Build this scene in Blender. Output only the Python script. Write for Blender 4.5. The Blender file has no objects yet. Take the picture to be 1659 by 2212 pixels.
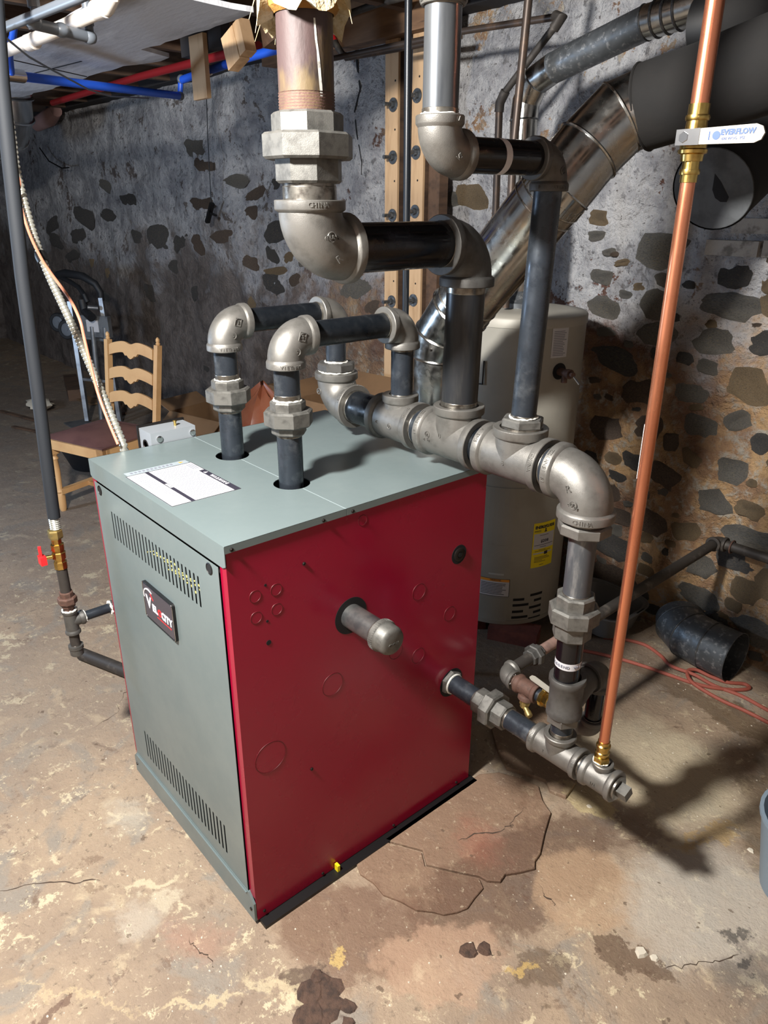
import bpy, bmesh, math, random
from mathutils import Vector, Matrix, noise
from math import sin, cos, pi, radians, sqrt, atan2
random.seed(7)
S = bpy.context.scene
COL = S.collection

# ------------------------------------------------------------------ camera
def make_camera():
    cd = bpy.data.cameras.new('camera'); co = bpy.data.objects.new('camera', cd); COL.objects.link(co)
    yaw, pitch, roll = radians(49.0814), radians(-22.7284), radians(0.2621)
    f = Vector((-sin(yaw)*cos(pitch), cos(yaw)*cos(pitch), sin(pitch)))
    r = Vector((cos(yaw), sin(yaw), 0)); u = r.cross(f)
    r2 = cos(roll)*r + sin(roll)*u; u2 = -sin(roll)*r + cos(roll)*u
    m = Matrix(((r2.x, u2.x, -f.x, 1.175), (r2.y, u2.y, -f.y, -0.6095), (r2.z, u2.z, -f.z, 1.653), (0, 0, 0, 1)))
    co.matrix_world = m
    cd.sensor_fit = 'HORIZONTAL'; cd.sensor_width = 36; cd.lens = 36*1582.0/1659; cd.clip_start = .05; cd.clip_end = 60
    S.camera = co
make_camera()

# ------------------------------------------------------------------ light and exposure
W_ = bpy.data.worlds.new('world'); S.world = W_; W_.use_nodes = True
W_.node_tree.nodes['Background'].inputs[0].default_value = (.75, .85, 1, 1)
W_.node_tree.nodes['Background'].inputs[1].default_value = .05
def area(name, loc, target, size, power, color):
    l = bpy.data.lights.new(name, 'AREA'); l.shape = 'DISK'; l.size = size; l.energy = power; l.color = color
    o = bpy.data.objects.new(name, l); COL.objects.link(o); o.location = loc
    o.rotation_euler = (Vector(target)-Vector(loc)).to_track_quat('-Z', 'Y').to_euler()
    return o
def bulb(name, loc, radius, power, color):
    l = bpy.data.lights.new(name, 'POINT'); l.shadow_soft_size = radius; l.energy = power; l.color = color
    o = bpy.data.objects.new(name, l); COL.objects.link(o); o.location = loc; return o
bulb('work_light', (.13, -.9, 2.3), .085, 250, (1, .97, .92))
bulb('cool_fill_left', (-3.0, -1.3, 1.3), .15, 62, (.55, .74, 1))  # unseen cool fill, added to brighten the ceiling board and left wall
bulb('warm_fill_rear', (2.3, -2.6, 2.3), .2, 7, (1, .93, .85))  # weak unseen fill lamp added behind the camera to lift the dark areas
S.view_settings.view_transform = 'Standard'; S.view_settings.look = 'None'
S.view_settings.gamma = 1; S.view_settings.use_curve_mapping = False
S.view_settings.exposure = 1.0

# ------------------------------------------------------------------ materials
def lin(c):
    c = c/255
    return c/12.92 if c <= .04045 else ((c+.055)/1.055)**2.4
def C(r, g, b): return (lin(r), lin(g), lin(b), 1)
class NT:
    def __init__(s, name):
        s.m = bpy.data.materials.new(name); s.m.use_nodes = True; s.t = s.m.node_tree
        s.b = s.t.nodes['Principled BSDF']; s.co = s.n('ShaderNodeTexCoord').outputs['Object']
    def n(s, k, **kw):
        x = s.t.nodes.new(k)
        for a, v in kw.items(): setattr(x, a, v)
        return x
    def l(s, a, b): s.t.links.new(a, b)
    def noise(s, scale, detail=4, rough=.55, co=None, dist=0):
        x = s.n('ShaderNodeTexNoise'); x.inputs['Scale'].default_value = scale
        x.inputs['Detail'].default_value = detail; x.inputs['Roughness'].default_value = rough
        x.inputs['Distortion'].default_value = dist
        s.l(co or s.co, x.inputs['Vector']); return x.outputs['Fac']
    def ramp(s, v, lo, hi, a=0, b=1):
        x = s.n('ShaderNodeMapRange', interpolation_type='SMOOTHSTEP')
        for k, q in zip(('From Min', 'From Max', 'To Min', 'To Max'), (lo, hi, a, b)): x.inputs[k].default_value = q
        s.l(v, x.inputs['Value']); return x.outputs['Result']
    def math(s, op, a, b=None):
        x = s.n('ShaderNodeMath', operation=op)
        for i, q in enumerate((a, b)):
            if q is None: continue
            if isinstance(q, (int, float)): x.inputs[i].default_value = q
            else: s.l(q, x.inputs[i])
        return x.outputs[0]
    def mix(s, f, a, b):
        x = s.n('ShaderNodeMix', data_type='RGBA')
        if isinstance(f, (int, float)): x.inputs[0].default_value = f
        else: s.l(f, x.inputs[0])
        for i, q in ((6, a), (7, b)):
            if isinstance(q, tuple): x.inputs[i].default_value = q
            else: s.l(q, x.inputs[i])
        return x.outputs[2]
    def bump(s, h, strength, dist=.01):
        x = s.n('ShaderNodeBump'); x.inputs['Strength'].default_value = strength; x.inputs['Distance'].default_value = dist
        s.l(h, x.inputs['Height']); s.l(x.outputs[0], s.b.inputs['Normal'])
    def set(s, k, v):
        if isinstance(v, (int, float, tuple)): s.b.inputs[k].default_value = v
        else: s.l(v, s.b.inputs[k])
MATS = {}
def M(name, col, rough=.5, metal=0., var=None, bump=None, rvar=None, spec=None, stretch=None, coat=0):
    """var=(colour, scale, lo, hi)  bump=(scale, strength, distance)  rvar=(scale, lo, hi)"""
    k = NT(name); co = k.co
    if stretch:
        mp = k.n('ShaderNodeMapping'); mp.inputs['Scale'].default_value = stretch; k.l(k.co, mp.inputs[0]); co = mp.outputs[0]
    c = col
    vs = [] if var is None else (var if isinstance(var, list) else [var])
    for (c2, sc, lo, hi) in vs: c = k.mix(k.ramp(k.noise(sc, 5, .6, co), lo, hi), c, c2)
    k.set('Base Color', c); k.set('Metallic', float(metal)); k.set('Roughness', float(rough))
    if rvar: k.set('Roughness', k.ramp(k.noise(rvar[0], 4, .6, co), .3, .7, rvar[1], rvar[2]))
    if bump: k.bump(k.noise(bump[0], 3, .6, co), bump[1], bump[2])
    if spec is not None: k.set('Specular IOR Level', spec)
    if coat: k.set('Coat Weight', coat); k.set('Coat Roughness', .12)
    MATS[name] = k.m; return k.m
cast = M('cast_iron', C(118, 116, 112), .4, .55, (C(98, 96, 92), 30, .4, .75), (900, .35, .0012))
castd = M('cast_iron_dark', C(88, 87, 85), .5, .45, (C(70, 68, 66), 30, .4, .75), (900, .3, .0012))
union_m = M('malleable_iron', C(108, 107, 103), .5, .5, (C(84, 83, 80), 50, .4, .7), (500, .3, .001))
blackp = M('black_pipe', C(24, 28, 33), .28, .3, [(C(52, 56, 60), 25, .55, .8), (C(150, 150, 148), 160, .72, .8)], (300, .1, .0005), (40, .22, .5))
greyp = M('steel_pipe', C(52, 58, 66), .3, .5, [(C(92, 97, 102), 18, .5, .75), (C(38, 42, 48), 60, .5, .8)], None, (30, .22, .45))
gloss = M('lacquered_pipe', C(12, 12, 16), .14, 0, (C(40, 42, 46), 40, .62, .85), None, (30, .1, .3))
thread = M('cut_thread', C(150, 146, 138), .3, .9, (C(96, 90, 84), 60, .4, .7))
dope = M('pipe_dope', C(206, 206, 200), .7, 0, (C(150, 148, 142), 90, .5, .7))
rustp = M('old_pipe_paint', C(64, 48, 47), .62, .0, [(C(40, 31, 31), 9, .44, .56), (C(92, 76, 50), 7, .53, .62), (C(196, 190, 184), 30, .68, .72)], (120, .3, .002), None, None, (1, 1, .4))
rust = M('rusty_iron', C(94, 68, 58), .7, .2, (C(78, 58, 50), 60, .4, .7), (200, .4, .002))
oldpipe = M('old_black_iron', C(62, 58, 55), .6, .4, (C(98, 92, 86), 22, .5, .75), (100, .25, .001))
brownp = M('tarnished_pipe', C(74, 64, 58), .45, .5, (C(104, 82, 66), 12, .5, .7))
copper = M('copper', C(222, 146, 112), .3, .9, (C(206, 126, 94), 6, .4, .7), None, (14, .18, .34), None, (1, 1, .25))
brass = M('brass', C(206, 176, 104), .26, 1, (C(170, 138, 74), 50, .4, .7))
brass_old = M('dull_brass', C(166, 146, 92), .42, .8, (C(126, 118, 84), 40, .45, .7))
chrome = M('chrome', C(215, 215, 215), .12, 1)
grey_jacket = M('grey_enamel', C(111, 123, 124), .32, .1, (C(105, 117, 118), 3, .3, .7), None, (6, .3, .42))
red_jacket = M('red_enamel', C(146, 11, 47), .24, 0, (C(140, 10, 44), 2, .3, .7), None, (5, .18, .32), .5)
red_groove = M('red_groove', C(96, 8, 24), .5)
red_edge = M('red_bright_edge', C(196, 40, 60), .4)
dark_in = M('boiler_interior', C(12, 13, 15), .8)
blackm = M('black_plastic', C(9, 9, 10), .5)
screwm = M('screw_steel', C(52, 48, 46), .4, .8)
white_lbl = M('label_white', C(188, 188, 192), .5)
grey_lbl = M('label_grey', C(142, 152, 158), .5)
ink = M('label_ink', C(44, 42, 54), .5)
ink_l = M('label_ink_faint', C(112, 114, 126), .6)
inkw = M('label_letter_white', C(240, 240, 245), .5)
orange = M('label_orange', C(226, 150, 50), .5)
yellow = M('label_yellow', C(228, 208, 24), .5)
badge_m = M('badge_face', C(62, 58, 66), .35)
redp = M('red_paint', C(210, 36, 40), .4)
whitep = M('white_vinyl', C(160, 156, 145), .55)
bluei = M('blue_print', C(6, 62, 142), .5)
tank_m = M('tank_enamel', C(152, 149, 140), .45, .05, (C(140, 137, 128), 4, .35, .7))
tank_top = M('tank_cap', C(160, 156, 146), .5, .05)
slot_m = M('dark_slot', C(14, 14, 18), .8)
galv = M('galvanised', C(182, 182, 178), .2, 1, [(C(164, 166, 166), 16, .4, .65), (C(206, 200, 188), 7, .5, .7)], None, (22, .14, .32))
galvd = M('dull_galvanised', C(96, 100, 104), .5, .7, (C(142, 144, 146), 60, .52, .68), None, (40, .35, .6))
blackflue = M('black_stove_pipe', C(18, 16, 15), .9, .0, (C(12, 11, 11), 9, .35, .7), (60, .2, .003))
thimble_m = M('cement_grey_cap', C(92, 95, 98), .8, 0, (C(74, 76, 78), 14, .4, .7), (80, .3, .003))
wood = M('pine', C(196, 164, 128), .65, 0, [(C(170, 136, 100), 6, .45, .7), (C(112, 84, 58), 5, .68, .76)], None, None, None, (3, 3, .5))
wood_d = M('dark_timber', C(92, 70, 54), .8, 0, (C(64, 48, 38), 6, .4, .7), (40, .4, .004), None, None, (3, .6, 3))
beam_m = M('beam_wood', C(128, 98, 72), .7, 0, [(C(100, 74, 54), 5, .4, .7), (C(66, 50, 40), 6, .62, .7)], None, None, None, (.5, 3, 3))
chairw = M('chair_wood', C(200, 160, 112), .5, 0, (C(186, 144, 98), 5, .4, .7))
chairs = M('seat_vinyl', C(104, 72, 68), .6, 0, (C(92, 62, 60), 8, .4, .7))
alum = M('aluminium', C(160, 164, 168), .4, .8, (C(128, 132, 138), 12, .4, .7))
rubber = M('rubber', C(22, 24, 28), .6)
sleeve = M('black_sleeve', C(22, 27, 34), .75, 0, None, None)
card = M('cardboard', C(120, 92, 64), .8, 0, (C(100, 76, 54), 4, .4, .7))
bagm = M('brown_plastic', C(128, 78, 56), .25, 0, (C(122, 66, 46), 6, .4, .7))
board_m = M('plaster_board', C(186, 188, 194), .85, 0, [(C(150, 150, 154), 2.2, .45, .62), (C(206, 208, 212), 5, .55, .7)], (24, .4, .006), None, None, (.5, 2, 1))
abs_m = M('grey_plastic_pipe', C(92, 98, 106), .4)
bluepex = M('blue_pex', C(30, 82, 196), .4)
redpex = M('red_pex', C(150, 34, 40), .45)
pvc = M('white_pvc', C(216, 208, 200), .45, 0, (C(190, 150, 130), 8, .66, .75))
insul = M('paper_insulation', C(172, 150, 108), .85, 0, [(C(192, 182, 154), 12, .42, .58), (C(160, 118, 56), 8, .62, .72)], (50, .8, .01))
foil = M('foil_duct', C(180, 184, 186), .25, .9)
cord_m = M('red_rubber_hose', C(142, 72, 58), .65)
bxm = M('armour_steel', C(196, 196, 186), .3, .7)
lowv = M('tan_cable', C(186, 124, 98), .5)
brickm = M('red_brick', C(112, 60, 50), .85, 0, (C(90, 48, 42), 20, .4, .7), (100, .4, .003))
paintbrick = M('whitewashed_brick', C(164, 160, 154), .9, 0, (C(116, 112, 106), 16, .5, .66), (60, .7, .006))
tub_m = M('grey_tub', C(96, 95, 93), .5)
bucket_m = M('blue_grey_bucket', C(120, 136, 150), .45)
chipm = M('concrete_chip', C(200, 192, 176), .9)
pinkp = M('pink_foam', C(176, 140, 134), .8)
sill_m = M('sooty_timber', C(40, 38, 40), .9)
def smat(name, c, c2, c3): return M(name, c, .92, 0, [(c2, 13, .4, .7), (c3, 7, .55, .72), (C(142, 140, 136), 22, .60, .72)], (40, 1, .02), None, None, (1, 1, 2.2))
STONES = [smat('stone_dark', C(104, 101, 98), C(68, 69, 72), C(138, 124, 104)), smat('stone_grey', C(148, 144, 136), C(104, 102, 100), C(172, 158, 132)),
          smat('stone_tan', C(172, 148, 114), C(132, 112, 84), C(124, 118, 106)), smat('stone_brown', C(128, 110, 96), C(90, 78, 70), C(150, 128, 104))]
def wall_mat():
    k = NT('rubble_wall_whitewash')
    sx = k.n('ShaderNodeSeparateXYZ'); k.l(k.co, sx.inputs[0])
    x, z = sx.outputs[0], sx.outputs[2]
    n1 = k.noise(1.6, 4, .6); n2 = k.noise(7, 6, .65); n3 = k.noise(24, 6, .7, None, .2); n4 = k.noise(70, 4, .6); n5 = k.noise(3.4, 7, .7)
    wash = k.mix(k.ramp(n2, .4, .62), C(182, 182, 184), C(146, 146, 150))
    wash = k.mix(k.ramp(n3, .54, .66), wash, C(112, 111, 113))
    wash = k.mix(k.ramp(n4, .62, .72), wash, C(84, 80, 78))
    mort = k.mix(k.ramp(n2, .38, .6), C(178, 146, 106), C(138, 108, 82))
    mort = k.mix(k.ramp(n3, .48, .66), mort, C(164, 158, 146))
    mort = k.mix(k.math('MULTIPLY', k.ramp(n1, .42, .6), k.ramp(x, .25, -.45)), mort, C(92, 64, 54))
    # the whitewash was brushed on the upper wall; it thins out below about chest height
    h = k.math('ADD', z, k.math('MULTIPLY', k.math('SUBTRACT', n1, .5), 1.4))
    h = k.math('ADD', h, k.math('MULTIPLY', k.math('SUBTRACT', n2, .5), .9))
    f = k.ramp(h, 1.15, 1.45)
    patch = k.ramp(k.math('ADD', n5, k.math('MULTIPLY', k.math('SUBTRACT', n3, .5), .35)), .60, .625)
    f = k.math('MULTIPLY', f, k.math('SUBTRACT', 1.0, patch))
    left = k.ramp(x, -3.4, -1.6)
    low = k.mix(left, k.mix(k.ramp(n2, .4, .65), C(112, 104, 100), C(84, 76, 72)), mort)
    k.set('Base Color', k.mix(f, low, wash)); k.set('Roughness', .92)
    k.bump(k.math('ADD', k.math('MULTIPLY', n3, .6), k.math('ADD', k.math('MULTIPLY', n4, .2), k.math('MULTIPLY', n2, 1.4))), 1, .045)
    return k.m
def floor_mat(name='worn_concrete', slab=False):
    k = NT(name)
    geo = k.n('ShaderNodeNewGeometry').outputs['Position']; k.co = geo
    n1 = k.noise(2.2, 5, .6); n2 = k.noise(9, 6, .65, None, .5); n3 = k.noise(40, 6, .7); n4 = k.noise(150, 3, .6); n5 = k.noise(5, 6, .6, None, 1.0)
    c = k.mix(k.ramp(n1, .36, .62), C(158, 138, 116), C(138, 120, 103))
    c = k.mix(k.ramp(n5, .5, .64), c, C(136, 126, 114))
    c = k.mix(k.ramp(n2, .56, .72), c, C(176, 158, 132))
    c = k.mix(k.ramp(n2, .4, .3), c, C(116, 96, 80))
    c = k.mix(k.ramp(n3, .56, .72), c, C(112, 97, 82))
    n6 = k.noise(20, 8, .75, None, .6); n7 = k.noise(6.5, 9, .78)
    c = k.mix(k.ramp(n3, .40, .28), c, C(184, 168, 142))
    c = k.mix(k.ramp(n6, .58, .64), c, C(186, 170, 142)); c = k.mix(k.ramp(n6, .42, .34), c, C(118, 102, 88))
    c = k.mix(k.ramp(n7, .58, .605), c, C(190, 176, 148)); c = k.mix(k.ramp(n7, .40, .37, 0, .7), c, C(112, 92, 78))
    if slab: c = k.mix(.72, c, C(122, 94, 74))
    wn = k.n('ShaderNodeTexNoise'); wn.inputs['Scale'].default_value = 9; wn.inputs['Detail'].default_value = 10; wn.inputs['Roughness'].default_value = .68; k.l(geo, wn.inputs['Vector'])
    wv = k.n('ShaderNodeVectorMath', operation='MULTIPLY_ADD'); k.l(wn.outputs['Color'], wv.inputs[0]); wv.inputs[1].default_value = (.26, .26, 0)
    sb = k.n('ShaderNodeVectorMath', operation='SUBTRACT'); k.l(geo, sb.inputs[0]); sb.inputs[1].default_value = (.13, .13, 0); k.l(sb.outputs[0], wv.inputs[2])
    def stain(c, cx, cy, rx, ry, rot, col, soft=.25, amt=1.0):
        mp = k.n('ShaderNodeMapping', vector_type='TEXTURE'); mp.inputs['Location'].default_value = (cx, cy, 0)
        mp.inputs['Rotation'].default_value = (0, 0, radians(rot)); mp.inputs['Scale'].default_value = (rx, ry, 1e6); k.l(wv.outputs[0], mp.inputs[0])
        ln = k.n('ShaderNodeVectorMath', operation='LENGTH'); k.l(mp.outputs[0], ln.inputs[0])
        return k.mix(k.ramp(ln.outputs['Value'], 1+soft*.6, 1-soft*.6, 0, amt*.8), c, col)
    for a in STAINS: c = stain(c, *a)
    fine = k.noise(55, 8, .8); c = k.mix(k.ramp(fine, .57, .68, 0, .55), c, C(100, 84, 70)); c = k.mix(k.ramp(fine, .42, .34, 0, .6), c, C(196, 182, 156))
    sp = k.ramp(k.noise(26, 3, .5), .69, .72)
    c = k.mix(k.math('MULTIPLY', sp, .7), c, C(84, 66, 52))
    k.set('Base Color', c)
    k.set('Roughness', k.ramp(n2, .3, .7, .68, .9))
    k.bump(k.math('ADD', k.math('MULTIPLY', n3, .6), k.math('ADD', k.math('MULTIPLY', n4, .25), n2)), .55, .012)
    return k.m
STAINS = [(-4.5, 0.8, 2.6, 1.5, 0, C(104, 95, 88), .8, .8), (-1.3, -.1, .5, .35, 30, C(138, 126, 112), .8, .5),
          (.34, .60, .13, .36, -8, C(92, 68, 53), .25, .9), (.16, .17, .20, .13, 35, C(104, 76, 60), .3, .85),
          (.36, .27, .10, .15, -20, C(172, 142, 118), .3, .8), (.47, .70, .13, .14, 0, C(170, 142, 114), .3, .85),
          (.70, .90, .18, .22, 0, C(184, 176, 164), .6, .85), (.66, .63, .085, .034, 20, C(92, 72, 56), .2, .95),
          (.53, .44, .05, .07, 0, C(90, 72, 55), .25, .8), (.85, .80, .045, .08, 0, C(74, 68, 64), .9, .7), (.80, .88, .02, .03, 0, C(48, 46, 46), .5, .9), (.84, .83, .015, .02, 0, C(48, 46, 46), .5, .9),
          (.25, .0, .075, .06, 0, C(74, 56, 47), .25, .95), (.2, .1, .03, .02, 0, C(196, 168, 104), .3, .9), (.50, .40, .05, .012, 50, C(190, 160, 96), .5, .8),
          (.20, .60, .07, .06, 0, C(150, 92, 74), 1.2, .5), (.40, 1.70, .50, .06, 0, C(92, 74, 53), .3, .9), (.7, 1.4, .12, .3, 20, C(92, 76, 56), .3, .8),
          (.33, 1.25, .28, .22, 0, C(190, 178, 152), .5, .8), (.30, .98, .08, .045, 20, C(196, 178, 132), .25, .9), (.55, 1.02, .05, .05, 0, C(184, 168, 140), .3, .8), (.60, 1.12, .13, .02, 70, C(176, 148, 100), .5, .8),
          (-.29, -.14, .07, .018, 48, C(198, 184, 154), .5, .8), (-.22, -.16, .04, .03, 0, C(192, 180, 156), .5, .7), (-.07, -.13, .09, .04, 30, C(164, 122, 102), 1.0, .45), (-.20, -.24, .06, .05, 0, C(182, 172, 156), .8, .6),
          (-.55, -.1, .07, .05, 0, C(182, 172, 154), .8, .6), (-.36, -.27, .035, .02, 0, C(112, 90, 73), .5, .7), (-.12, -.46, .018, .035, 20, C(94, 68, 56), .4, .9), (-.45, -.24, .02, .015, 0, C(110, 88, 72), .5, .7),
          (.08, -.20, .10, .010, 55, C(200, 182, 146), .7, .7), (-.10, -.40, .16, .006, 40, C(186, 166, 132), .8, .7), (.18, -.06, .09, .012, 20, C(200, 184, 150), .7, .7), (.12, 1.0, .2, .1, 0, C(110, 95, 78), .4, .7), (-.25, 1.5, .5, .5, 0, C(104, 88, 73), .5, .7)]
wallm = wall_mat(); floorm = floor_mat(); slabm = floor_mat('broken_slab_concrete', True)

# ------------------------------------------------------------------ mesh building
ORG = {}
def frame(ax):
    ax = Vector(ax).normalized()
    h = Vector((0, 0, 1)) if abs(ax.z) < .9 else Vector((1, 0, 0))
    a = ax.cross(h).normalized(); b = ax.cross(a).normalized()
    return a, b, ax
class MB:
    def __init__(s): s.v = []; s.f = []; s.sm = []
    def add(s, vs, fs, smooth=False):
        o = len(s.v); s.v += [Vector(v) for v in vs]
        for f in fs: s.f.append([i+o for i in f]); s.sm.append(smooth)
        return s
    def lathe(s, p0, ax, prof, seg=28, smooth=True, cap=True, ph=0):
        a, b, n = frame(ax); p0 = Vector(p0); vs = []; fs = []; m = len(prof)
        for (t, r) in prof:
            for i in range(seg):
                q = 2*pi*(i+ph)/seg; vs.append(p0+n*t+(a*cos(q)+b*sin(q))*r)
        for j in range(m-1):
            for i in range(seg):
                k = (i+1) % seg; fs.append([j*seg+i, j*seg+k, (j+1)*seg+k, (j+1)*seg+i])
        s.add(vs, fs, smooth)
        if cap:
            o = len(s.v)-len(vs)
            s.f.append([o+i for i in range(seg)][::-1]); s.sm.append(False)
            s.f.append([o+(m-1)*seg+i for i in range(seg)]); s.sm.append(False)
        return s
    def tube(s, p0, p1, r, seg=24, r2=None):
        p0 = Vector(p0); p1 = Vector(p1); d = p1-p0
        return s.lathe(p0, d, [(0, r), (d.length, r if r2 is None else r2)], seg)
    def sweep(s, pts, r, seg=16, cap=True, smooth=True):
        pts = [Vector(p) for p in pts]; n = len(pts); rr = r if isinstance(r, (list, tuple)) else [r]*n
        tang = []
        for i in range(n):
            d0 = (pts[i]-pts[i-1]).normalized() if i else None; d1 = (pts[i+1]-pts[i]).normalized() if i < n-1 else None
            tang.append(d1 if d0 is None else d0 if d1 is None else (d0+d1).normalized())
        a = frame(tang[0])[0]; vs = []
        for i in range(n):
            t = tang[i]; a = (a-t*a.dot(t)).normalized(); b = t.cross(a)
            sc = 1.0
            for j in range(seg):
                q = 2*pi*j/seg; vs.append(pts[i]+(a*cos(q)+b*sin(q))*rr[i])
        fs = [[i*seg+j, i*seg+(j+1) % seg, (i+1)*seg+(j+1) % seg, (i+1)*seg+j] for i in range(n-1) for j in range(seg)]
        s.add(vs, fs, smooth)
        if cap:
            o = len(s.v)-len(vs)
            s.f.append([o+j for j in range(seg)][::-1]); s.sm.append(False)
            s.f.append([o+(n-1)*seg+j for j in range(seg)]); s.sm.append(False)
        return s
    def box(s, lo, hi, mat=None):
        (x0, y0, z0), (x1, y1, z1) = lo, hi
        vs = [Vector(v) for v in ((x0, y0, z0), (x1, y0, z0), (x1, y1, z0), (x0, y1, z0), (x0, y0, z1), (x1, y0, z1), (x1, y1, z1), (x0, y1, z1))]
        if mat is not None: vs = [mat @ v for v in vs]
        return s.add(vs, [[0, 3, 2, 1], [4, 5, 6, 7], [0, 1, 5, 4], [1, 2, 6, 5], [2, 3, 7, 6], [3, 0, 4, 7]])
    def section(s, pts, r, i, seg=40, flip=False):
        """one length (i to i+1) of a mitred tube, so that neighbours share their joint"""
        pts = [Vector(p) for p in pts]; n = len(pts); a = None; rings = []
        for k in range(n):
            d0 = (pts[k]-pts[k-1]).normalized() if k else None; d1 = (pts[k+1]-pts[k]).normalized() if k < n-1 else None
            t = d1 if d0 is None else d0 if d1 is None else (d0+d1).normalized()
            if a is None: a = frame(t)[0]
            a = (a-t*a.dot(t)).normalized(); b = t.cross(a)
            m = 1/max(.5, t.dot(d1 or d0)); ben = (d1-d0) if (d0 and d1) else None
            bu = ben.normalized() if ben is not None and ben.length > 1e-4 else None
            ring = []
            for j in range(seg):
                q = 2*pi*j/seg; o = (a*cos(q)+b*sin(q))*r
                if bu is not None: e = (bu-t*bu.dot(t)).normalized(); o = o+e*o.dot(e)*(m-1)
                ring.append(pts[k]+o)
            rings.append(ring)
        s.add(rings[i]+rings[i+1], [[j, (j+1) % seg, seg+(j+1) % seg, seg+j] for j in range(seg)], True); return s
    def bar(s, p0, p1, w, h, up=(0, 0, 1)):
        p0 = Vector(p0); p1 = Vector(p1); d = (p1-p0); L = d.length; d.normalize()
        a = d.cross(Vector(up)).normalized(); b = a.cross(d)
        m = Matrix((a, d, b)).transposed().to_4x4(); m.translation = p0
        return s.box((-w/2, 0, -h/2), (w/2, L, h/2), m)
    def prism(s, poly, o, ux, uy, depth):
        """poly in 2-D, laid out from o along ux, uy; thick along ux x uy"""
        o = Vector(o); ux = Vector(ux); uy = Vector(uy); n = ux.cross(uy).normalized()*depth; m = len(poly)
        a = [o+ux*p[0]+uy*p[1] for p in poly]; vs = a+[v+n for v in a]
        fs = [list(range(m))[::-1], list(range(m, 2*m))]+[[i, (i+1) % m, m+(i+1) % m, m+i] for i in range(m)]
        return s.add(vs, fs)
    def torus(s, c, ax, R, r, seg=32, rs=8):
        a, b, n = frame(ax); c = Vector(c); vs = []
        for i in range(seg):
            q = 2*pi*i/seg; d = a*cos(q)+b*sin(q)
            for j in range(rs):
                w = 2*pi*j/rs; vs.append(c+d*(R+r*cos(w))+n*(r*sin(w)))
        return s.add(vs, [[i*rs+j, ((i+1) % seg)*rs+j, ((i+1) % seg)*rs+(j+1) % rs, i*rs+(j+1) % rs] for i in range(seg) for j in range(rs)], True)
    def ball(s, c, r, sc=(1, 1, 1), seg=16, rings=9):
        prof = [(-r*cos(pi*j/rings), max(1e-4, r*sin(pi*j/rings))) for j in range(rings+1)]
        k = len(s.v); s.lathe((0, 0, 0), (0, 0, 1), prof, seg)
        for i in range(k, len(s.v)):
            v = s.v[i]; s.v[i] = Vector((v.x*sc[0], v.y*sc[1], v.z*sc[2]))+Vector(c)
        return s
    def build(s, name, mat, parent=None, label=None, ang=35):
        me = bpy.data.meshes.new(name); o = ORG[parent.name] if parent else Vector((0, 0, 0))
        if parent is None and s.org is not None: o = s.org
        me.from_pydata([v-o for v in s.v], [], s.f); me.materials.append(mat)
        me.polygons.foreach_set('use_smooth', s.sm)
        b = bmesh.new(); b.from_mesh(me); bmesh.ops.recalc_face_normals(b, faces=b.faces); b.to_mesh(me); b.free()
        if any(s.sm): me.set_sharp_from_angle(angle=radians(ang))
        ob = bpy.data.objects.new(name, me); COL.objects.link(ob)
        if parent: ob.parent = parent
        else: ob.location = o
        ORG[ob.name] = o.copy()
        if label: ob['label'] = label
        return ob
    org = None
def thing(name, label, cat, base, group=None):
    o = bpy.data.objects.new(name, None); COL.objects.link(o); o.empty_display_size = .05
    o.location = base; ORG[o.name] = Vector(base); tag(o, label, cat, group); return o
def tag(o, label, cat, group=None):
    o['label'] = label; o['category'] = cat
    if group: o['group'] = group
    return o
def single(name, mb, mat, label, cat, base, group=None):
    mb.org = Vector(base); return tag(mb.build(name, mat), label, cat, group)
def struct(name, mb, mat, parent=None):
    o = mb.build(name, mat, parent)
    if parent is None: o['kind'] = 'structure'
    return o
def text_mesh(body, size, ext=.0006, bold=0.0, align='CENTER'):
    c = bpy.data.curves.new('lettering', 'FONT'); c.body = body; c.size = size; c.extrude = ext; c.offset = bold
    c.align_x = align; c.align_y = 'CENTER'; c.resolution_u = 2
    ob = bpy.data.objects.new('tmp', c); COL.objects.link(ob)
    me = bpy.data.meshes.new_from_object(ob); bpy.data.objects.remove(ob); bpy.data.curves.remove(c)
    vs = [v.co.copy() for v in me.vertices]; fs = [list(p.vertices) for p in me.polygons]; bpy.data.meshes.remove(me)
    return vs, fs
def add_text(mb, body, size, o, ux, uy, ext=.0006, bold=0.0, align='CENTER', sx=1.0):
    vs, fs = text_mesh(body, size, ext, bold, align); ux = Vector(ux).normalized(); uy = Vector(uy).normalized(); n = ux.cross(uy)
    mb.add([Vector(o)+ux*v.x*sx+uy*v.y+n*(v.z+ext) for v in vs], fs); return mb
def ring_text(mb, body, size, c, ax, R, a0, flip=False, ref=None, step=None):
    """raised letters round a band: centre c, axis ax, starting at direction ref"""
    ax = Vector(ax).normalized(); ref = Vector(ref); ref = (ref-ax*ref.dot(ax)).normalized(); side = ax.cross(ref)
    st = (step or size*.62)/R
    for i, ch in enumerate(body):
        q = a0+(i-(len(body)-1)/2)*st
        d = ref*cos(q)+side*sin(q); t = -ref*sin(q)+side*cos(q)
        if ch != ' ': add_text(mb, ch, size, Vector(c)+d*(R-.0004), t, ax if not flip else -ax if False else ax, .0008)
    return mb
CAMV = Vector((1.175, -.61, 1.653))

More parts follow.
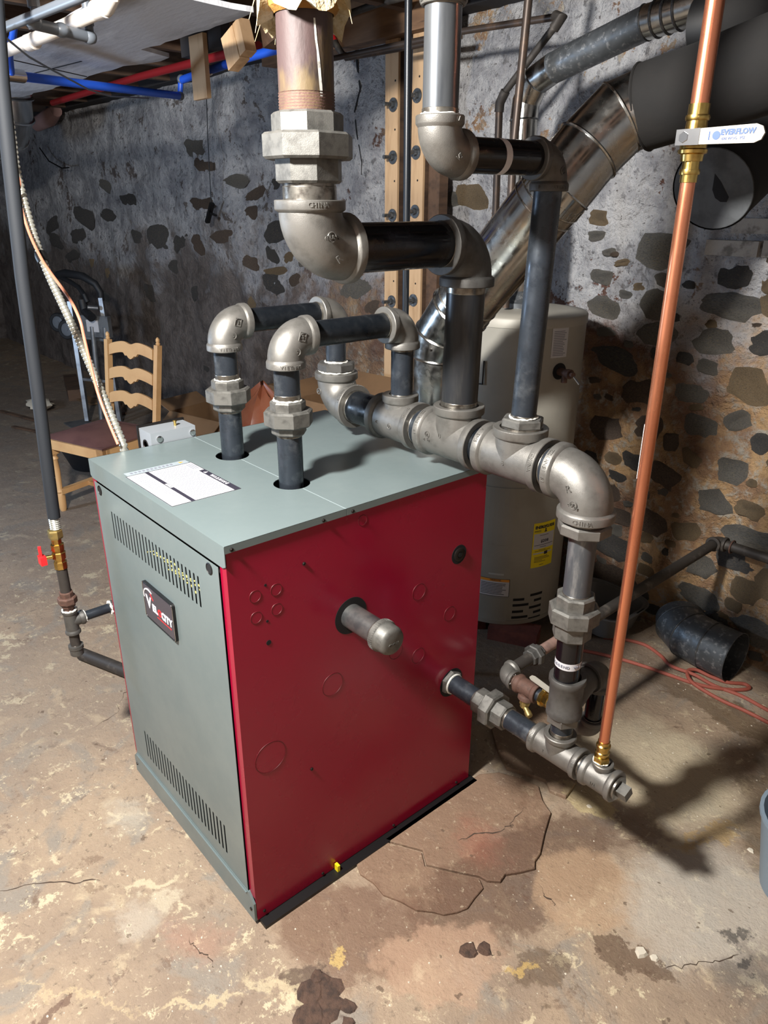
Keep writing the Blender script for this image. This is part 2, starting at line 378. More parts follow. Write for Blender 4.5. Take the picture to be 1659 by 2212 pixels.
# ------------------------------------------------------------------ room shell
def build_room():
    b = MB()
    b.add([(-9.6, -3.6, 0), (3.2, -3.6, 0), (3.2, 2.25, 0), (-9.6, 2.25, 0)], [[0, 1, 2, 3]])
    b.v += [v+Vector((0, 0, -.1)) for v in list(b.v)]; b.f += [[4, 7, 6, 5], [0, 4, 5, 1], [1, 5, 6, 2], [2, 6, 7, 3], [3, 7, 4, 0]]; b.sm += [False]*5
    fl = struct('floor', b, floorm)
    A = [(.012, .30), (.056, .283), (.10, .292), (.144, .288), (.19, .31), (.232, .322), (.262, .35), (.287, .366), (.305, .398), (.313, .425), (.305, .46), (.299, .50), (.275, .512), (.21, .47), (.15, .43), (.11, .455), (.012, .40)]
    B = [(.012, .405), (.108, .462), (.15, .437), (.21, .477), (.268, .518), (.292, .524), (.316, .548), (.31, .575), (.332, .612), (.349, .65), (.334, .67), (.328, .70), (.29, .77), (.256, .842), (.21, .862), (.164, .90), (.10, .882), (.045, .852), (.012, .80)]
    Cc = [(.05, .885), (.105, .91), (.165, .935), (.20, .91), (.248, .925), (.232, 1.0), (.17, 1.1), (.06, 1.17), (-.08, 1.2), (-.107, .99), (-.03, .93)]
    for poly, h in ((A, .007), (B, .010), (Cc, .012)):
        pb = MB(); n = len(poly); cx = sum(p[0] for p in poly)/n; cy = sum(p[1] for p in poly)/n
        vs = [(x, y, 0) for x, y in poly]+[(x, y, h*.75) for x, y in poly]+[(cx+(x-cx)*.985, cy+(y-cy)*.985, h) for x, y in poly]
        fs = [[k*n+i, k*n+(i+1) % n, (k+1)*n+(i+1) % n, (k+1)*n+i] for k in range(2) for i in range(n)]+[list(range(2*n, 3*n))]
        pb.add(vs, fs); pb.build('slab_piece', slabm, fl)
    # long cracks: shallow dark grooves
    crackm = M('crack_dirt', C(70, 56, 46), .95)
    for pts in ([(-.52, -.46), (-.47, -.37), (-.42, -.30), (-.38, -.25)], [(-.08, -.15), (-.04, -.15), (-.01, -.14), (.03, -.14)], [(.72, .66), (.76, .72), (.79, .77), (.82, .83)], [(.40, .36), (.42, .38), (.44, .385)], [(.38, .62), (.42, .61), (.45, .60)],
                [(-1.25, .28), (-1.15, .2), (-1.12, .12), (-1.03, .06), (-1.0, -.03)], [(.15, .56), (.17, .62), (.2, .66), (.21, .72), (.19, .8)]):
        cb = MB(); z = .0105 if pts[0] == (.15, .56) else .0006; L = []; R = []
        fine = []
        for i in range(len(pts)-1):
            for k in range(5):
                t = k/5; fine.append((pts[i][0]*(1-t)+pts[i+1][0]*t+random.uniform(-.006, .006), pts[i][1]*(1-t)+pts[i+1][1]*t+random.uniform(-.006, .006)))
        fine.append(pts[-1])
        for i, (x, y) in enumerate(fine):
            w = .0015*random.uniform(.4, 1.3)*min(1, i/3+.2, (len(fine)-1-i)/3+.2)
            L.append((x-w, y+w, z)); R.append((x+w, y-w, z))
        n = len(fine); cb.add(L+R, [[i, i+1, n+i+1, n+i] for i in range(n-1)]); cb.build('crack', crackm, fl)
    fm = M('broken_dirt', C(84, 64, 53), .95, 0, (C(58, 46, 40), 40, .4, .7), (90, .8, .006))
    for (fx, fy, fr) in ((.245, .035, .03), (.285, .01, .026), (.225, -.005, .032), (.27, -.035, .03), (.31, .045, .016), (.30, -.02, .014), (.335, .02, .012), (.395, .345, .02), (.415, .375, .016), (.205, .03, .016)):
        pb = MB(); n = 9; q0 = random.random()*6; rs = [fr*1.35*random.uniform(.6, 1.15) for _ in range(n)]; zz = random.uniform(.002, .005)
        pb.add([(fx+rs[i]*cos(q0+i*2*pi/n), fy+rs[i]*sin(q0+i*2*pi/n), 0) for i in range(n)]+[(fx+.8*rs[i]*cos(q0+i*2*pi/n), fy+.8*rs[i]*sin(q0+i*2*pi/n), zz*random.uniform(.5, 1.3)) for i in range(n)]+[(fx, fy, zz*.9)],
               [[i, (i+1) % n, n+(i+1) % n, n+i] for i in range(n)]+[[n+i, n+(i+1) % n, 2*n] for i in range(n)]); pb.build('floor_fragment', fm, fl)
    # back wall: displaced sheet
    def wd(x, z): return noise.fractal(Vector((x*1.7, 3.1, z*1.7)), 1.0, 2.0, 3)*.05+noise.noise(Vector((x*6, 9, z*6)))*.014+noise.noise(Vector((x*17, 4, z*17)))*.009+noise.noise(Vector((x*38, 2, z*38)))*.005+.05*max(0, 1-z)
    def wy(x, z): return 2.1-wd(x, z)
    xs = [-9.6+.15*i for i in range(14)]+[-7.5+.05*i for i in range(60)]+[-4.5+.03*i for i in range(73)]+[-2.31+.02*i for i in range(186)]+[1.41+.2*i for i in range(9)]+[3.2]
    zs = [-.05+2.47*i/112 for i in range(113)]; b = MB()
    for z in zs:
        for x in xs: b.v.append(Vector((x, wy(x, z), z)))
    w = len(xs); nz = len(zs)-1; x0, x1, z0, z1 = -9.6, 3.2, -.05, 2.42
    b.f += [[j*w+i, j*w+i+1, (j+1)*w+i+1, (j+1)*w+i] for j in range(nz) for i in range(w-1)]; b.sm += [True]*(nz*(w-1))
    k = len(b.v); b.v += [Vector((x0, 2.35, z0)), Vector((x1, 2.35, z0)), Vector((x1, 2.35, z1)), Vector((x0, 2.35, z1))]; b.f += [[k, k+3, k+2, k+1]]; b.sm += [False]
    wall = struct('wall_back', b, wallm)
    # stones: a few shared irregular lumps
    lumps = []
    for q in range(14):
        m = MB(); n = 14; vs = []; so = random.uniform(0, 99); pw = random.uniform(2.2, 4.5)
        ang = [2*pi*(i+random.uniform(-.25, .25))/n for i in range(n)]
        rad = [(1+.30*noise.noise(Vector((cos(t)*1.3, sin(t)*1.3, so)))+random.uniform(-.07, .07)) for t in ang]
        for rr, yy in ((1.12, 1.3), (.82, -.25), (.45, -.75)):
            for t, r in zip(ang, rad):
                p = 1/(abs(cos(t))**pw+abs(sin(t))**pw)**(1/pw)
                vs.append((cos(t)*r*rr*p, yy+random.uniform(-.2, .2)*(rr < 1), sin(t)*r*rr*p))
        vs.append((random.uniform(-.2, .2), -.95, random.uniform(-.2, .2)))
        fs = [[k*n+i, k*n+(i+1) % n, (k+1)*n+(i+1) % n, (k+1)*n+i] for k in range(2) for i in range(n)]+[[2*n+i, 2*n+(i+1) % n, 3*n] for i in range(n)]
        m.add(vs, fs, True); me = bpy.data.meshes.new('stone'); me.from_pydata(m.v, [], m.f); me.polygons.foreach_set('use_smooth', m.sm)
        bb = bmesh.new(); bb.from_mesh(me); bmesh.ops.recalc_face_normals(bb, faces=bb.faces); bb.to_mesh(me); bb.free()
        lumps.append(me)
    shared = {}
    def stone(x, z, w, h, c, d=.02):
        q = random.randrange(14)
        if (q, c) not in shared:
            me = lumps[q].copy(); me.materials.append(STONES[c]); shared[(q, c)] = me
        o = bpy.data.objects.new('stone', shared[(q, c)]); COL.objects.link(o); o.parent = wall
        o.location = (x, 2.1-noise.fractal(Vector((x*1.7, 3.1, z*1.7)), 1.0, 2.0, 3)*.05-.05*max(0, 1-z), z); o.scale = (w/2, d, h/2); o.rotation_euler = (0, random.uniform(-.25, .25), 0)
    for a in STONE_LIST: stone(*a)
    taken = [(a[0], a[1], a[2], a[3]) for a in STONE_LIST]
    def free(x, z, w, h): return all(abs(x-t[0]) > (w+t[2])*.42 or abs(z-t[1]) > (h+t[3])*.42 for t in taken)
    n = 0; z = .10
    while z < 1.46:                               # coursed rubble right of the tank, below the brick course
        hh = random.uniform(.09, .17); x = -.62+random.uniform(0, .1)
        while x < 1.5:
            ww = random.uniform(.12, .34); h2 = hh*random.uniform(.8, 1.05); cx = x+ww/2; cz = z+hh/2+random.uniform(-.02, .02)
            if free(cx, cz, ww, h2): stone(cx, cz, ww*1.04, h2*1.04, random.choice((0, 1, 1, 2, 3, 2)), random.uniform(.014, .026)); taken.append((cx, cz, ww, h2))
            x += random.uniform(.03, .06) if not taken or taken[-1][0] != cx else ww+random.uniform(.004, .02)
        z += hh+.012
    for s_ in (.30, .22, .16, .11, .075, .05):    # smaller stones fill what the courses left open
        for _ in range(260):
            x = random.uniform(-.6, 1.5); z = random.uniform(.04, 1.40); ww = s_*random.uniform(.8, 1.2); hh = ww*random.uniform(.42, .75)
            if z+hh/2 < 1.46 and free(x, z, ww*1.02, hh*1.02): stone(x, z, ww*1.06, hh*1.06, random.choice((0, 1, 1, 2, 3, 2)), min(.024, .012+ww*.06)); taken.append((x, z, ww, hh))
    cr = MB(); L = []; ck = [(-2.185, 2.40), (-2.165, 2.30), (-2.145, 2.20), (-2.17, 2.10), (-2.165, 2.0), (-2.15, 1.93), (-2.13, 1.86), (-2.14, 1.80)]
    for i, (x, z) in enumerate(ck):
        w_ = .006*(1-i/len(ck))+.0015
        for s in (-w_, w_): L.append((x+s, wy(x, z)-.004, z))
    cr.add(L, [[2*i, 2*i+1, 2*i+3, 2*i+2] for i in range(len(ck)-1)]); cr.build('crack', slot_m, wall)
    tries = 0; k = 0
    while k < 16 and tries < 900:                 # scattered stones showing through the whitewash
        tries += 1; x = random.uniform(-6.5, -.6); z = random.uniform(.4, 1.5)
        ww = random.uniform(.05, .2)*(1+.25*max(0, -x-2.5)); hh = ww*random.uniform(.5, .9)
        if free(x, z, ww, hh): stone(x, z, ww, hh, random.choice((0, 1, 1, 3, 3, 2)), .010); taken.append((x, z, ww, hh)); k += 1
    # whitewashed brick course at the right
    for row, zc in enumerate((1.522, 1.592, 1.452)):
        x = -.17 if row == 0 else -.10 if row == 1 else .15
        while x < 1.6:
            L = .2*random.uniform(.92, 1.05); bb = MB(); y = wy(x+L/2, zc)
            j = lambda: random.uniform(-.003, .003)
            bb.box((x+j(), y-.016+j(), zc-.026+j()), (x+L-.012+j(), y+.05, zc+.026+j()))
            bb.build('brick', paintbrick, wall); x += L
    # other sides of the basement, outside the picture
    for nm, lo, hi in (('wall_left', (-9.8, -3.6, 0), (-9.6, 2.3, 2.6)), ('wall_right', (3.2, -3.6, 0), (3.4, 2.3, 2.6)), ('wall_front', (-9.6, -3.8, 0), (3.2, -3.6, 2.6))):
        struct(nm, MB().box(lo, hi), wallm)
    ce = struct('ceiling', MB().box((-9.6, -3.6, 2.62), (3.2, 2.3, 2.68)), sill_m)
    for i in range(22):
        x = -8.6+.5*i
        MB().box((x, -3.55, 2.42), (x+.05, 2.28, 2.62)).build('joist', wood_d, ce)
    MB().box((-9.5, 2.0, 2.415), (3.1, 2.25, 2.62)).build('sill_beam', sill_m, ce)
# stones measured on the wall: x, z, width, height, kind, bulge
STONE_LIST = [(-4.752,1.390,0.388,0.210,0,0.012), (-4.339,1.388,0.311,0.140,0,0.012), (-4.071,1.388,0.218,0.145,3,0.012), (-4.585,1.196,0.268,0.113,0,0.012), (-4.175,1.025,0.168,0.121,0,0.012), (-3.335,1.296,0.251,0.101,3,0.012),
  (-3.099,1.357,0.139,0.102,0,0.012), (-2.907,1.347,0.131,0.069,2,0.012), (-3.092,1.163,0.270,0.146,0,0.012), (-3.077,1.250,0.278,0.057,2,0.012), (-2.830,1.213,0.129,0.078,3,0.012), (-3.025,1.492,0.295,0.137,0,0.012),
  (-3.631,1.455,0.385,0.090,3,0.012), (-5.126,1.392,0.282,0.128,0,0.012), (-3.846,1.892,0.263,0.100,3,0.012), (-3.514,1.799,0.363,0.083,1,0.012), (-3.292,1.708,0.400,0.076,3,0.012), (-2.962,1.750,0.206,0.103,0,0.012),
  (-3.957,2.011,0.303,0.114,1,0.012), (-3.891,1.657,0.339,0.084,3,0.012), (-5.247,1.691,0.455,0.124,0,0.012), (-5.745,1.561,0.363,0.114,0,0.012), (-5.706,1.803,0.334,0.102,1,0.012), (-6.320,1.534,0.483,0.163,0,0.012),
  (-7.135,1.457,0.540,0.134,0,0.012), (-6.457,1.358,0.376,0.148,0,0.012), (-7.101,1.302,0.484,0.159,0,0.012), (-6.729,1.176,0.400,0.107,0,0.012), (-3.307,1.597,0.197,0.084,3,0.012), (-2.237,1.193,0.342,0.122,1,0.012),
  (-2.040,1.120,0.221,0.095,3,0.012), (-1.618,1.267,0.271,0.113,1,0.022), (-1.426,1.351,0.156,0.085,0,0.022), (-1.684,1.174,0.161,0.093,2,0.012), (-1.865,1.169,0.113,0.058,2,0.012), (-1.371,1.691,0.235,0.118,2,0.022),
  (-1.490,1.681,0.123,0.073,1,0.022), (-0.647,1.611,0.103,0.071,2,0.022), (-0.653,1.542,0.087,0.052,1,0.022), (-0.565,1.476,0.038,0.024,3,0.022), (-0.619,1.385,0.120,0.064,1,0.022), (-0.574,1.267,0.184,0.090,1,0.022),
  (-0.488,1.075,0.299,0.115,0,0.022), (-0.346,1.307,0.144,0.132,1,0.022), (-0.091,1.323,0.303,0.098,1,0.022), (-0.054,1.427,0.138,0.089,0,0.022), (-0.094,1.196,0.180,0.108,1,0.022), (0.070,1.210,0.109,0.103,0,0.022),
  (-0.196,1.118,0.081,0.051,0,0.022), (0.055,1.401,0.040,0.060,2,0.022), (0.047,1.057,0.178,0.140,2,0.022), (-0.589,1.482,0.064,0.035,1,0.022), (-0.527,1.445,0.079,0.031,2,0.022), (-0.584,0.968,0.077,0.039,3,0.022),
  (-0.352,0.957,0.223,0.111,3,0.022), (-0.159,0.993,0.164,0.105,1,0.022), (-0.345,0.664,0.134,0.078,0,0.022), (-0.206,0.637,0.181,0.099,3,0.022), (0.059,0.728,0.135,0.123,1,0.022), (0.014,0.597,0.141,0.110,1,0.022),
  (0.135,0.855,0.089,0.094,0,0.022), (0.161,0.604,0.130,0.074,2,0.022), (0.154,0.391,0.202,0.102,0,0.022), (0.012,0.322,0.128,0.109,1,0.022), (0.025,0.194,0.240,0.096,1,0.022), (-0.374,0.264,0.246,0.108,0,0.022),
  (0.223,0.289,0.131,0.112,2,0.022), (-0.499,0.770,0.200,0.119,3,0.022), (-0.308,0.813,0.141,0.113,3,0.022), (-0.098,0.860,0.162,0.106,1,0.022), (-0.201,0.780,0.077,0.092,3,0.022), (0.035,0.917,0.116,0.084,1,0.022),
  (-0.440,0.512,0.156,0.104,3,0.022), (-0.379,0.411,0.176,0.084,3,0.022), (-0.227,0.429,0.183,0.121,3,0.022), (-0.064,0.443,0.131,0.097,2,0.022)]
build_room()

# ------------------------------------------------------------------ pipe parts
def V(*a): return Vector(a)
def pipe(P, p0, p1, r, mat=None, name='nipple', th0=.022, th1=.022, seg=30, label=None):
    """a cut length of pipe with threaded ends"""
    p0 = Vector(p0); p1 = Vector(p1); d = p1-p0; L = d.length
    o = MB().tube(p0, p1, r, seg).build(name, mat or greyp, P, label)
    for st, ln, sg in ((p0, th0, 1), (p1, th1, -1)):
        if ln <= 0: continue
        n = max(2, int(ln/.0028)); prof = []
        for i in range(n):
            prof += [(i*.0028, r+.0002), (i*.0028+.0014, r+.0013)]
        prof.append((n*.0028, r+.0001)); MB().lathe(st, d*sg, prof, seg, True, False).build('thread', thread, o, ang=80)
    return o
def band_prof(A, R, Rb, bw, hole):
    return [(A-bw-.004, R), (A-bw, Rb-.001), (A-bw+.002, Rb), (A-.0015, Rb), (A, Rb-.0015), (A, hole), (A-.009, hole-.001)]
def elbow(P, c, d1, d2, A, R, Rb, bw, hole, mat=None, A2=None, seg=32, letters=None, name='elbow'):
    c = Vector(c); d1 = Vector(d1).normalized(); d2 = Vector(d2).normalized(); A2 = A2 or A
    rad = min(A, A2)-bw-.001; b = MB(); pts = []
    cen = c+(d1+d2)*rad
    pts.append(c+d1*(A-bw*.5))
    for i in range(13):
        q = pi/2*i/12; pts.append(cen-d2*rad*cos(q)-d1*rad*sin(q))
    pts.append(c+d2*(A2-bw*.5))
    b.sweep(pts, R, seg, False)
    b.lathe(c, d1, band_prof(A, R, Rb, bw, hole), seg, True, False)
    b.lathe(c, d2, band_prof(A2, R, Rb, bw, hole), seg, True, False)
    o = b.build(name, mat or cast, P, ang=40)
    return o
def tee(P, c, ax, L0, L1, bd, Lb, R, Rb, bw, hole, Rr=None, Rbb=None, holeb=None, mat=None, seg=36, name='tee'):
    """run along ax from -L0 to +L1, branch along bd"""
    c = Vector(c); ax = Vector(ax).normalized(); bd = Vector(bd).normalized(); b = MB()
    Rr = Rr or R; Rbb = Rbb or Rb; holeb = holeb or hole
    b.lathe(c-ax*(L0-bw*.5), ax, [(0, R), (L0+L1-bw, R)], seg, True, False)
    b.lathe(c, ax, band_prof(L1, R, Rb, bw, hole), seg, True, False)
    b.lathe(c, -ax, band_prof(L0, R, Rb, bw, hole), seg, True, False)
    b.lathe(c, bd, [(0, Rr), (Lb-bw*.5, Rr)], seg, True, False)
    b.lathe(c, bd, band_prof(Lb, Rr, Rbb, bw, holeb), seg, True, False)
    return b.build(name, mat or cast, P, ang=40)
def octo(P, p, ax, z0, z1, R, name, mat=None, seg=8, ph=.5, ch=.08, hole=None):
    L = z1-z0; c = min(.004, L*.15)
    prof = [(z0, R*(1-ch)), (z0+c, R), (z1-c, R), (z1, R*(1-ch))]
    return MB().lathe(p, ax, prof, seg, False, True, ph).build(name, mat or union_m, P)
def union(P, p, ax, zs, Rs, mat=None, dp=True, pr=None):
    """zs: 4 stations of the two ends and the ring nut; Rs: end, nut radii"""
    octo(P, p, ax, zs[0], zs[1]+.004, Rs[0], 'union_end', mat)
    octo(P, p, ax, zs[1], zs[2], Rs[1], 'union_nut', mat, ch=.1)
    octo(P, p, ax, zs[2]-.004, zs[3], Rs[0], 'union_end', mat, ph=.3)
def dope_ring(P, c, ax, R, r=.0025, seg=40):
    b = MB(); a, bb, n = frame(ax); c = Vector(c); rs = 6; vs = []
    for i in range(seg):
        q = 2*pi*i/seg; d = a*cos(q)+bb*sin(q); k = r*random.uniform(.6, 1.5); s = random.uniform(-.001, .001)
        for j in range(rs):
            w = 2*pi*j/rs; vs.append(c+d*(R+k*cos(w))+n*(k*sin(w)*.8+s))
    b.add(vs, [[i*rs+j, ((i+1) % seg)*rs+j, ((i+1) % seg)*rs+(j+1) % rs, i*rs+(j+1) % rs] for i in range(seg) for j in range(rs)], True)
    return b.build('pipe_dope', dope, P)
def lettering(P, items, mat=None):
    """items: ('ring', text, size, centre, axis, radius, angle, ref) or ('flat', text, size, origin, ux, uy)"""
    b = MB()
    for it in items:
        if it[0] == 'ring': ring_text(b, *it[1:7], ref=it[7])
        else: add_text(b, *it[1:6], ext=.0009)
    o = b.build('raised_lettering', mat or cast, P); o['kind'] = 'stuff'; return o
def emblem(P, c, n, up, r, body, mat=None):
    """circled mark raised on a casting"""
    n = Vector(n).normalized(); up = Vector(up); up = (up-n*up.dot(n)).normalized(); ux = up.cross(n); b = MB()
    b.torus(c, n, r, r*.14, 24, 6); add_text(b, body, r*1.15, c, ux, up, .0012)
    return b.build('raised_mark', mat or cast, P)

# ------------------------------------------------------------------ boiler
WB, DB, HB, SEAM = .70, .761, 1.04, .2975
HOLES = [(-.208, .297), (-.486, .2995)]
def lid_plate(P, y0, y1, name):
    """lid half: top sheet with half-round pipe notches at the seam, folded edges"""
    b = MB(); x0, x1, z1, z0 = -WB-.003, .003, HB, HB-.0012; r = .044
    ys = SEAM
    front = y0 < SEAM-.01
    edge = []
    for (hx, hy) in sorted(HOLES):
        edge.append((hx-r, ys))
        for i in range(1, 16):
            q = pi-pi*i/16; edge.append((hx+r*cos(q), ys+(-1 if front else 1)*r*sin(q)))
        edge.append((hx+r, ys))
    pts = [(x0, ys)]+edge+[(x1, ys)]
    far = y0 if front else y1
    n = len(pts); vs = [(x, y, z1) for x, y in pts]+[(x, far, z1) for x, y in pts]
    fs = [[i, i+1, n+i+1, n+i] for i in range(n-1)]; b.add(vs, fs)
    b.add([(x, y, z0-.001) for x, y in pts]+[(x, far, z0-.001) for x, y in pts], fs)
    side = .016
    b.box((x1-.0015, min(y0, y1), HB-side), (x1, max(y0, y1), HB))
    b.box((x0, min(y0, y1), HB-side), (x0+.0015, max(y0, y1), HB))
    if front: b.prism([(0, 0), (0, -.044), (.012, -.05), (WB-.006, -.05), (WB+.006, -.044), (WB+.006, 0)], (x0, y0, HB), (1, 0, 0), (0, 0, 1), .0015)
    else: b.box((x0, y1-.0015, HB-side), (x1, y1, HB))
    return b.build(name, grey_jacket, P)
def build_boiler():
    P = thing('boiler', 'red and grey steel boiler cabinet standing on the concrete floor', 'boiler', (-WB/2, DB/2, 0))
    t = .004; zb = .012
    lid_plate(P, -.003, SEAM-.0006, 'front_lid'); lid_plate(P, SEAM+.0006, DB+.003, 'rear_lid')
    MB().box((-WB+.02, .02, .016), (-.02, DB-.02, .97)).build('inner_casing', dark_in, P)
    for hx, hy in HOLES: MB().lathe((hx, hy, HB-.05), (0, 0, 1), [(0, .05), (.047, .05)], 24, True, False).build('hole_collar', dark_in, P)
    # thin black plate at floor level, a little wider than the cabinet
    MB().box((-WB-.006, .006, 0), (.027, DB+.012, .010)).build('base_strip', blackm, P)
    # side sheets with a front return flange
    for sx, nm in ((0, 'side_panel'), (-WB, 'side_panel')):
        b = MB(); s = -1 if sx == 0 else 1
        if sx == 0:
            hol = [(.308, .766, .047), (.662, .412, .044), (.669, .811, .027), (.083, .786, .006), (.084, .925, .003), (.083, .839, .003)]
            b.box((-t, 0, zb), (0, DB, HB-.012))
        else: b.box((sx, 0, zb), (sx+t, DB, HB-.012))
        o = b.build(nm, red_jacket, P)
        f = MB()
        if sx == 0: f.box((-.026, -.0015, .085), (0, .0, .993))
        else: f.box((sx, -.0015, .085), (sx+.022, .0, .993))
        f.build('front_flange', red_jacket, o)
        if sx == 0:
            for (y, z, r) in hol:
                MB().lathe((.0002, y, z), (1, 0, 0), [(0, r), (.0006, r)], 32, True).build('hole', slot_m, o)
            for (y, z, r) in ((.058, .908, .0135), (.109, .906, .0135), (.057, .858, .0135), (.108, .859, .0135), (.249, .60, .030), (.068, .485, .041), (.345, .999, .0125), (.527, .751, .0225), (.643, .643, .021), (.53, .559, .022), (.451, .606, .022)):
                b = MB().torus((.0003, y, z), (1, 0, 0), r, .0007, 40, 6)
                ob = b.build('knockout_ring', red_groove, o)
                MB().lathe((-.0002, y, z), (1, 0, 0), [(0, r*.96), (.0007, r*.955)], 32, True).build('knockout', red_jacket, o)
            for (y, z) in ((.182, .943), (.179, .385), (.012, 1.03), (.235, 1.03), (.315, 1.03), (.735, 1.03), (.02, .03), (.20, .022), (.45, .022), (.706, .024)):
                x = .003 if z > 1.02 else 0
                MB().lathe((x, y, z), (1, 0, 0), [(0, .0042), (.002, .0042), (.0034, .003), (.0034, .0016), (.002, .0012)], 10, True).build('screw', screwm, P)
            MB().lathe((.0006, .669, .811), (1, 0, 0), [(0, .019), (.002, .019), (.004, .016), (.004, .009), (.001, .007)], 20, True).build('sight_plug', screwm, P)
            add_ = MB().lathe((.0046, .669, .811), (1, 0, 0), [(0, .007), (.0004, .007)], 6, False).build('plug_socket', slot_m, P)
    # front sheet with two rows of punched slots
    b = MB(); x0, x1 = -WB+.022, -.026; y0, y1 = -.006, -.0053; n = 26
    def sheet(a0, a1, c0, c1): b.box((a0, y0, c0), (a1, y1, c1))
    rows = ((.139, .233), (.852, .928)); sx0, sx1 = -.585, -.122; pitch = (sx1-sx0)/(n-1); hw = .0036
    sheet(x0, x1, .086, rows[0][0]); sheet(x0, x1, rows[0][1], rows[1][0]); sheet(x0, x1, rows[1][1], .9855)
    for (c0, c1) in rows:
        sheet(x0, sx0-hw, c0, c1); sheet(sx1+hw, x1, c0, c1)
        for i in range(n-1): sheet(sx0+pitch*i+hw, sx0+pitch*(i+1)-hw, c0, c1)
    fp = b.build('front_panel', grey_jacket, P)
    w = MB(); 
    for k in range(5):
        a = random.uniform(0, .05); w.sweep([(-.42+.04*k, .006, .87+.01*(k % 3)), (-.36+.05*k, .004, .905-a*.3), (-.30+.05*k, .008, .88), (-.24+.04*k, .005, .862+a*.4)], .0016, 6)
    w.build('control_wiring', M('yellow_wire', C(196, 180, 90), .5), P)
    for x in (-.646, -.064):
        MB().lathe((x, -.0062, .968), (0, -1, 0), [(-.002, .0135), (.0006, .0135), (.0016, .0115), (-.001, .0105), (-.001, .001)], 24, True).build('finger_hole', blackm, fp); MB().lathe((x, -.0062, .968), (0, -1, 0), [(0, .0105), (.0004, .0105)], 24).build('finger_hole_void', dark_in, fp)
    # kick plate
    b = MB(); b.prism([(0, 0), (WB, 0), (WB, .056), (WB-.0, .058), (WB-.022, .082), (.022, .082), (0, .058)], (-WB, -.0075, .012), (1, 0, 0), (0, 0, 1), -.006)
    kp = b.build('kick_plate', grey_jacket, P)
    MB().box((-WB+.024, -.0115, .0885), (-.028, -.0015, .0905)).build('kick_plate_lip', grey_jacket, kp)
    for x in (-WB+.013, -.014): MB().lathe((x, -.0075, .045), (0, -1, 0), [(0, .0045), (.0025, .004)], 10, True).build('screw', screwm, kp)
    # badge
    b = MB(); c = Vector((-.342, -.006, .748)); hw_, hh, rr = .083, .051, .008; poly = []
    def rrect(hw_, hh, rr, n=5):
        return [(sx*(hw_-rr)+rr*cos(a), sz*(hh-rr)+rr*sin(a)) for (sx, sz, a0) in ((1, 1, 0), (-1, 1, pi/2), (-1, -1, pi), (1, -1, 3*pi/2)) for a in [a0+pi/2*i/n for i in range(n+1)]]
    b.prism(rrect(hw_, hh, rr), c, (1, 0, 0), (0, 0, 1), .007)
    bd = b.build('badge', blackm, P, 'black name plate with white lettering and a bright rim')
    rim = MB(); pl = rrect(hw_-.002, hh-.002, rr); rim.sweep([(c.x+p[0], c.y-.0072, c.z+p[1]) for p in pl+pl[:2]], .0009, 6, False); rim.build('badge_rim', chrome, bd)
    MB().prism(rrect(hw_-.005, hh-.005, rr-.002), c+Vector((0, -.0070, 0)), (1, 0, 0), (0, 0, 1), .0004).build('badge_face', badge_m, bd)
    zc = c.z-.006; yf = c.y-.0074
    bl = MB(); add_text(bl, 'V', .046, (c.x-.052, yf, zc+.006), (1, 0, 0), (0, 0, 1), .0003, .0012)
    x = c.x-.034
    for ch, wd in (('E', .0155), ('L', .0145)): add_text(bl, ch, .026, (x, yf, zc), (1, 0, 0), (0, 0, 1), .0003, .0012, 'LEFT'); x += wd
    xo = x; x += .019
    for ch, wd in (('C', .018), ('I', .008), ('T', .016), ('Y', .016)): add_text(bl, ch, .026, (x, yf, zc), (1, 0, 0), (0, 0, 1), .0003, .0012, 'LEFT'); x += wd
    bl.sweep([(c.x-.052-.026*cos(a)*1.1+.004, yf-.0004, zc+.020+.024*sin(a)) for a in [radians(-15+12*i) for i in range(13)]], [.0006+.0016*sin(pi*i/12) for i in range(13)], 6)
    bl.build('badge_lettering', inkw, bd)
    br = MB(); add_text(br, 'O', .026, (xo, yf, zc), (1, 0, 0), (0, 0, 1), .0003, .0012, 'LEFT')
    br.prism([(0, 0), (.004, 0), (.016, -.014), (.011, -.014)], (c.x-.040, yf, zc+.036), (1, 0, 0), (0, 0, 1), .0006)
    br.box((c.x-.01, yf-.0006, zc-.0175), (c.x+.066, yf, zc-.0155)); br.build('badge_red_marks', redp, bd)
    # notice label on the lid
    z = HB+.0002; b = MB().box((-.502, .012, z), (-.253, .186, z+.0005)); lb = b.build('notice_label', white_lbl, P, 'white warning label with two black stripes on the lid')
    k = MB(); z2 = z+.0006
    k.box((-.502, .060, z2-.0004), (-.253, .070, z2+.0001)); k.box((-.43, .170, z2-.0004), (-.253, .186, z2+.0001))
    for (a, c_) in (((-.502, .012), (-.253, .0135)), ((-.502, .012), (-.5005, .186)), ((-.502, .1845), (-.253, .186)), ((-.2545, .012), (-.253, .186))): k.box((a[0], a[1], z2-.0004), (c_[0], c_[1], z2+.0002))
    k.build('label_stripes', ink, lb)
    tx = MB(); add_text(tx, 'W A R N I N G', .0125, (-.342, .178, z2+.0001), (1, 0, 0), (0, 1, 0), .0001, .0004)
    add_text(tx, 'NOTICE', .0085, (-.378, .065, z2+.0001), (1, 0, 0), (0, 1, 0), .0001, .0004)
    tx.prism([(0, 0), (.011, 0), (.0055, .010)], (-.413, .1735, z2+.0001), (1, 0, 0), (0, 1, 0), .0002); tx.build('label_heading', inkw, lb)
    tx = MB(); random.seed(3)
    for i in range(19):
        y = .162-i*.0052; a = -.494+(.004 if i % 4 == 0 else 0)
        if .056 < y < .073: continue
        while a < -.262:
            w_ = random.uniform(.006, .018)
            if a+w_ > -.26: break
            tx.box((a, y-.0008, z2-.0003), (a+w_, y+.0008, z2)); a += w_+.0035
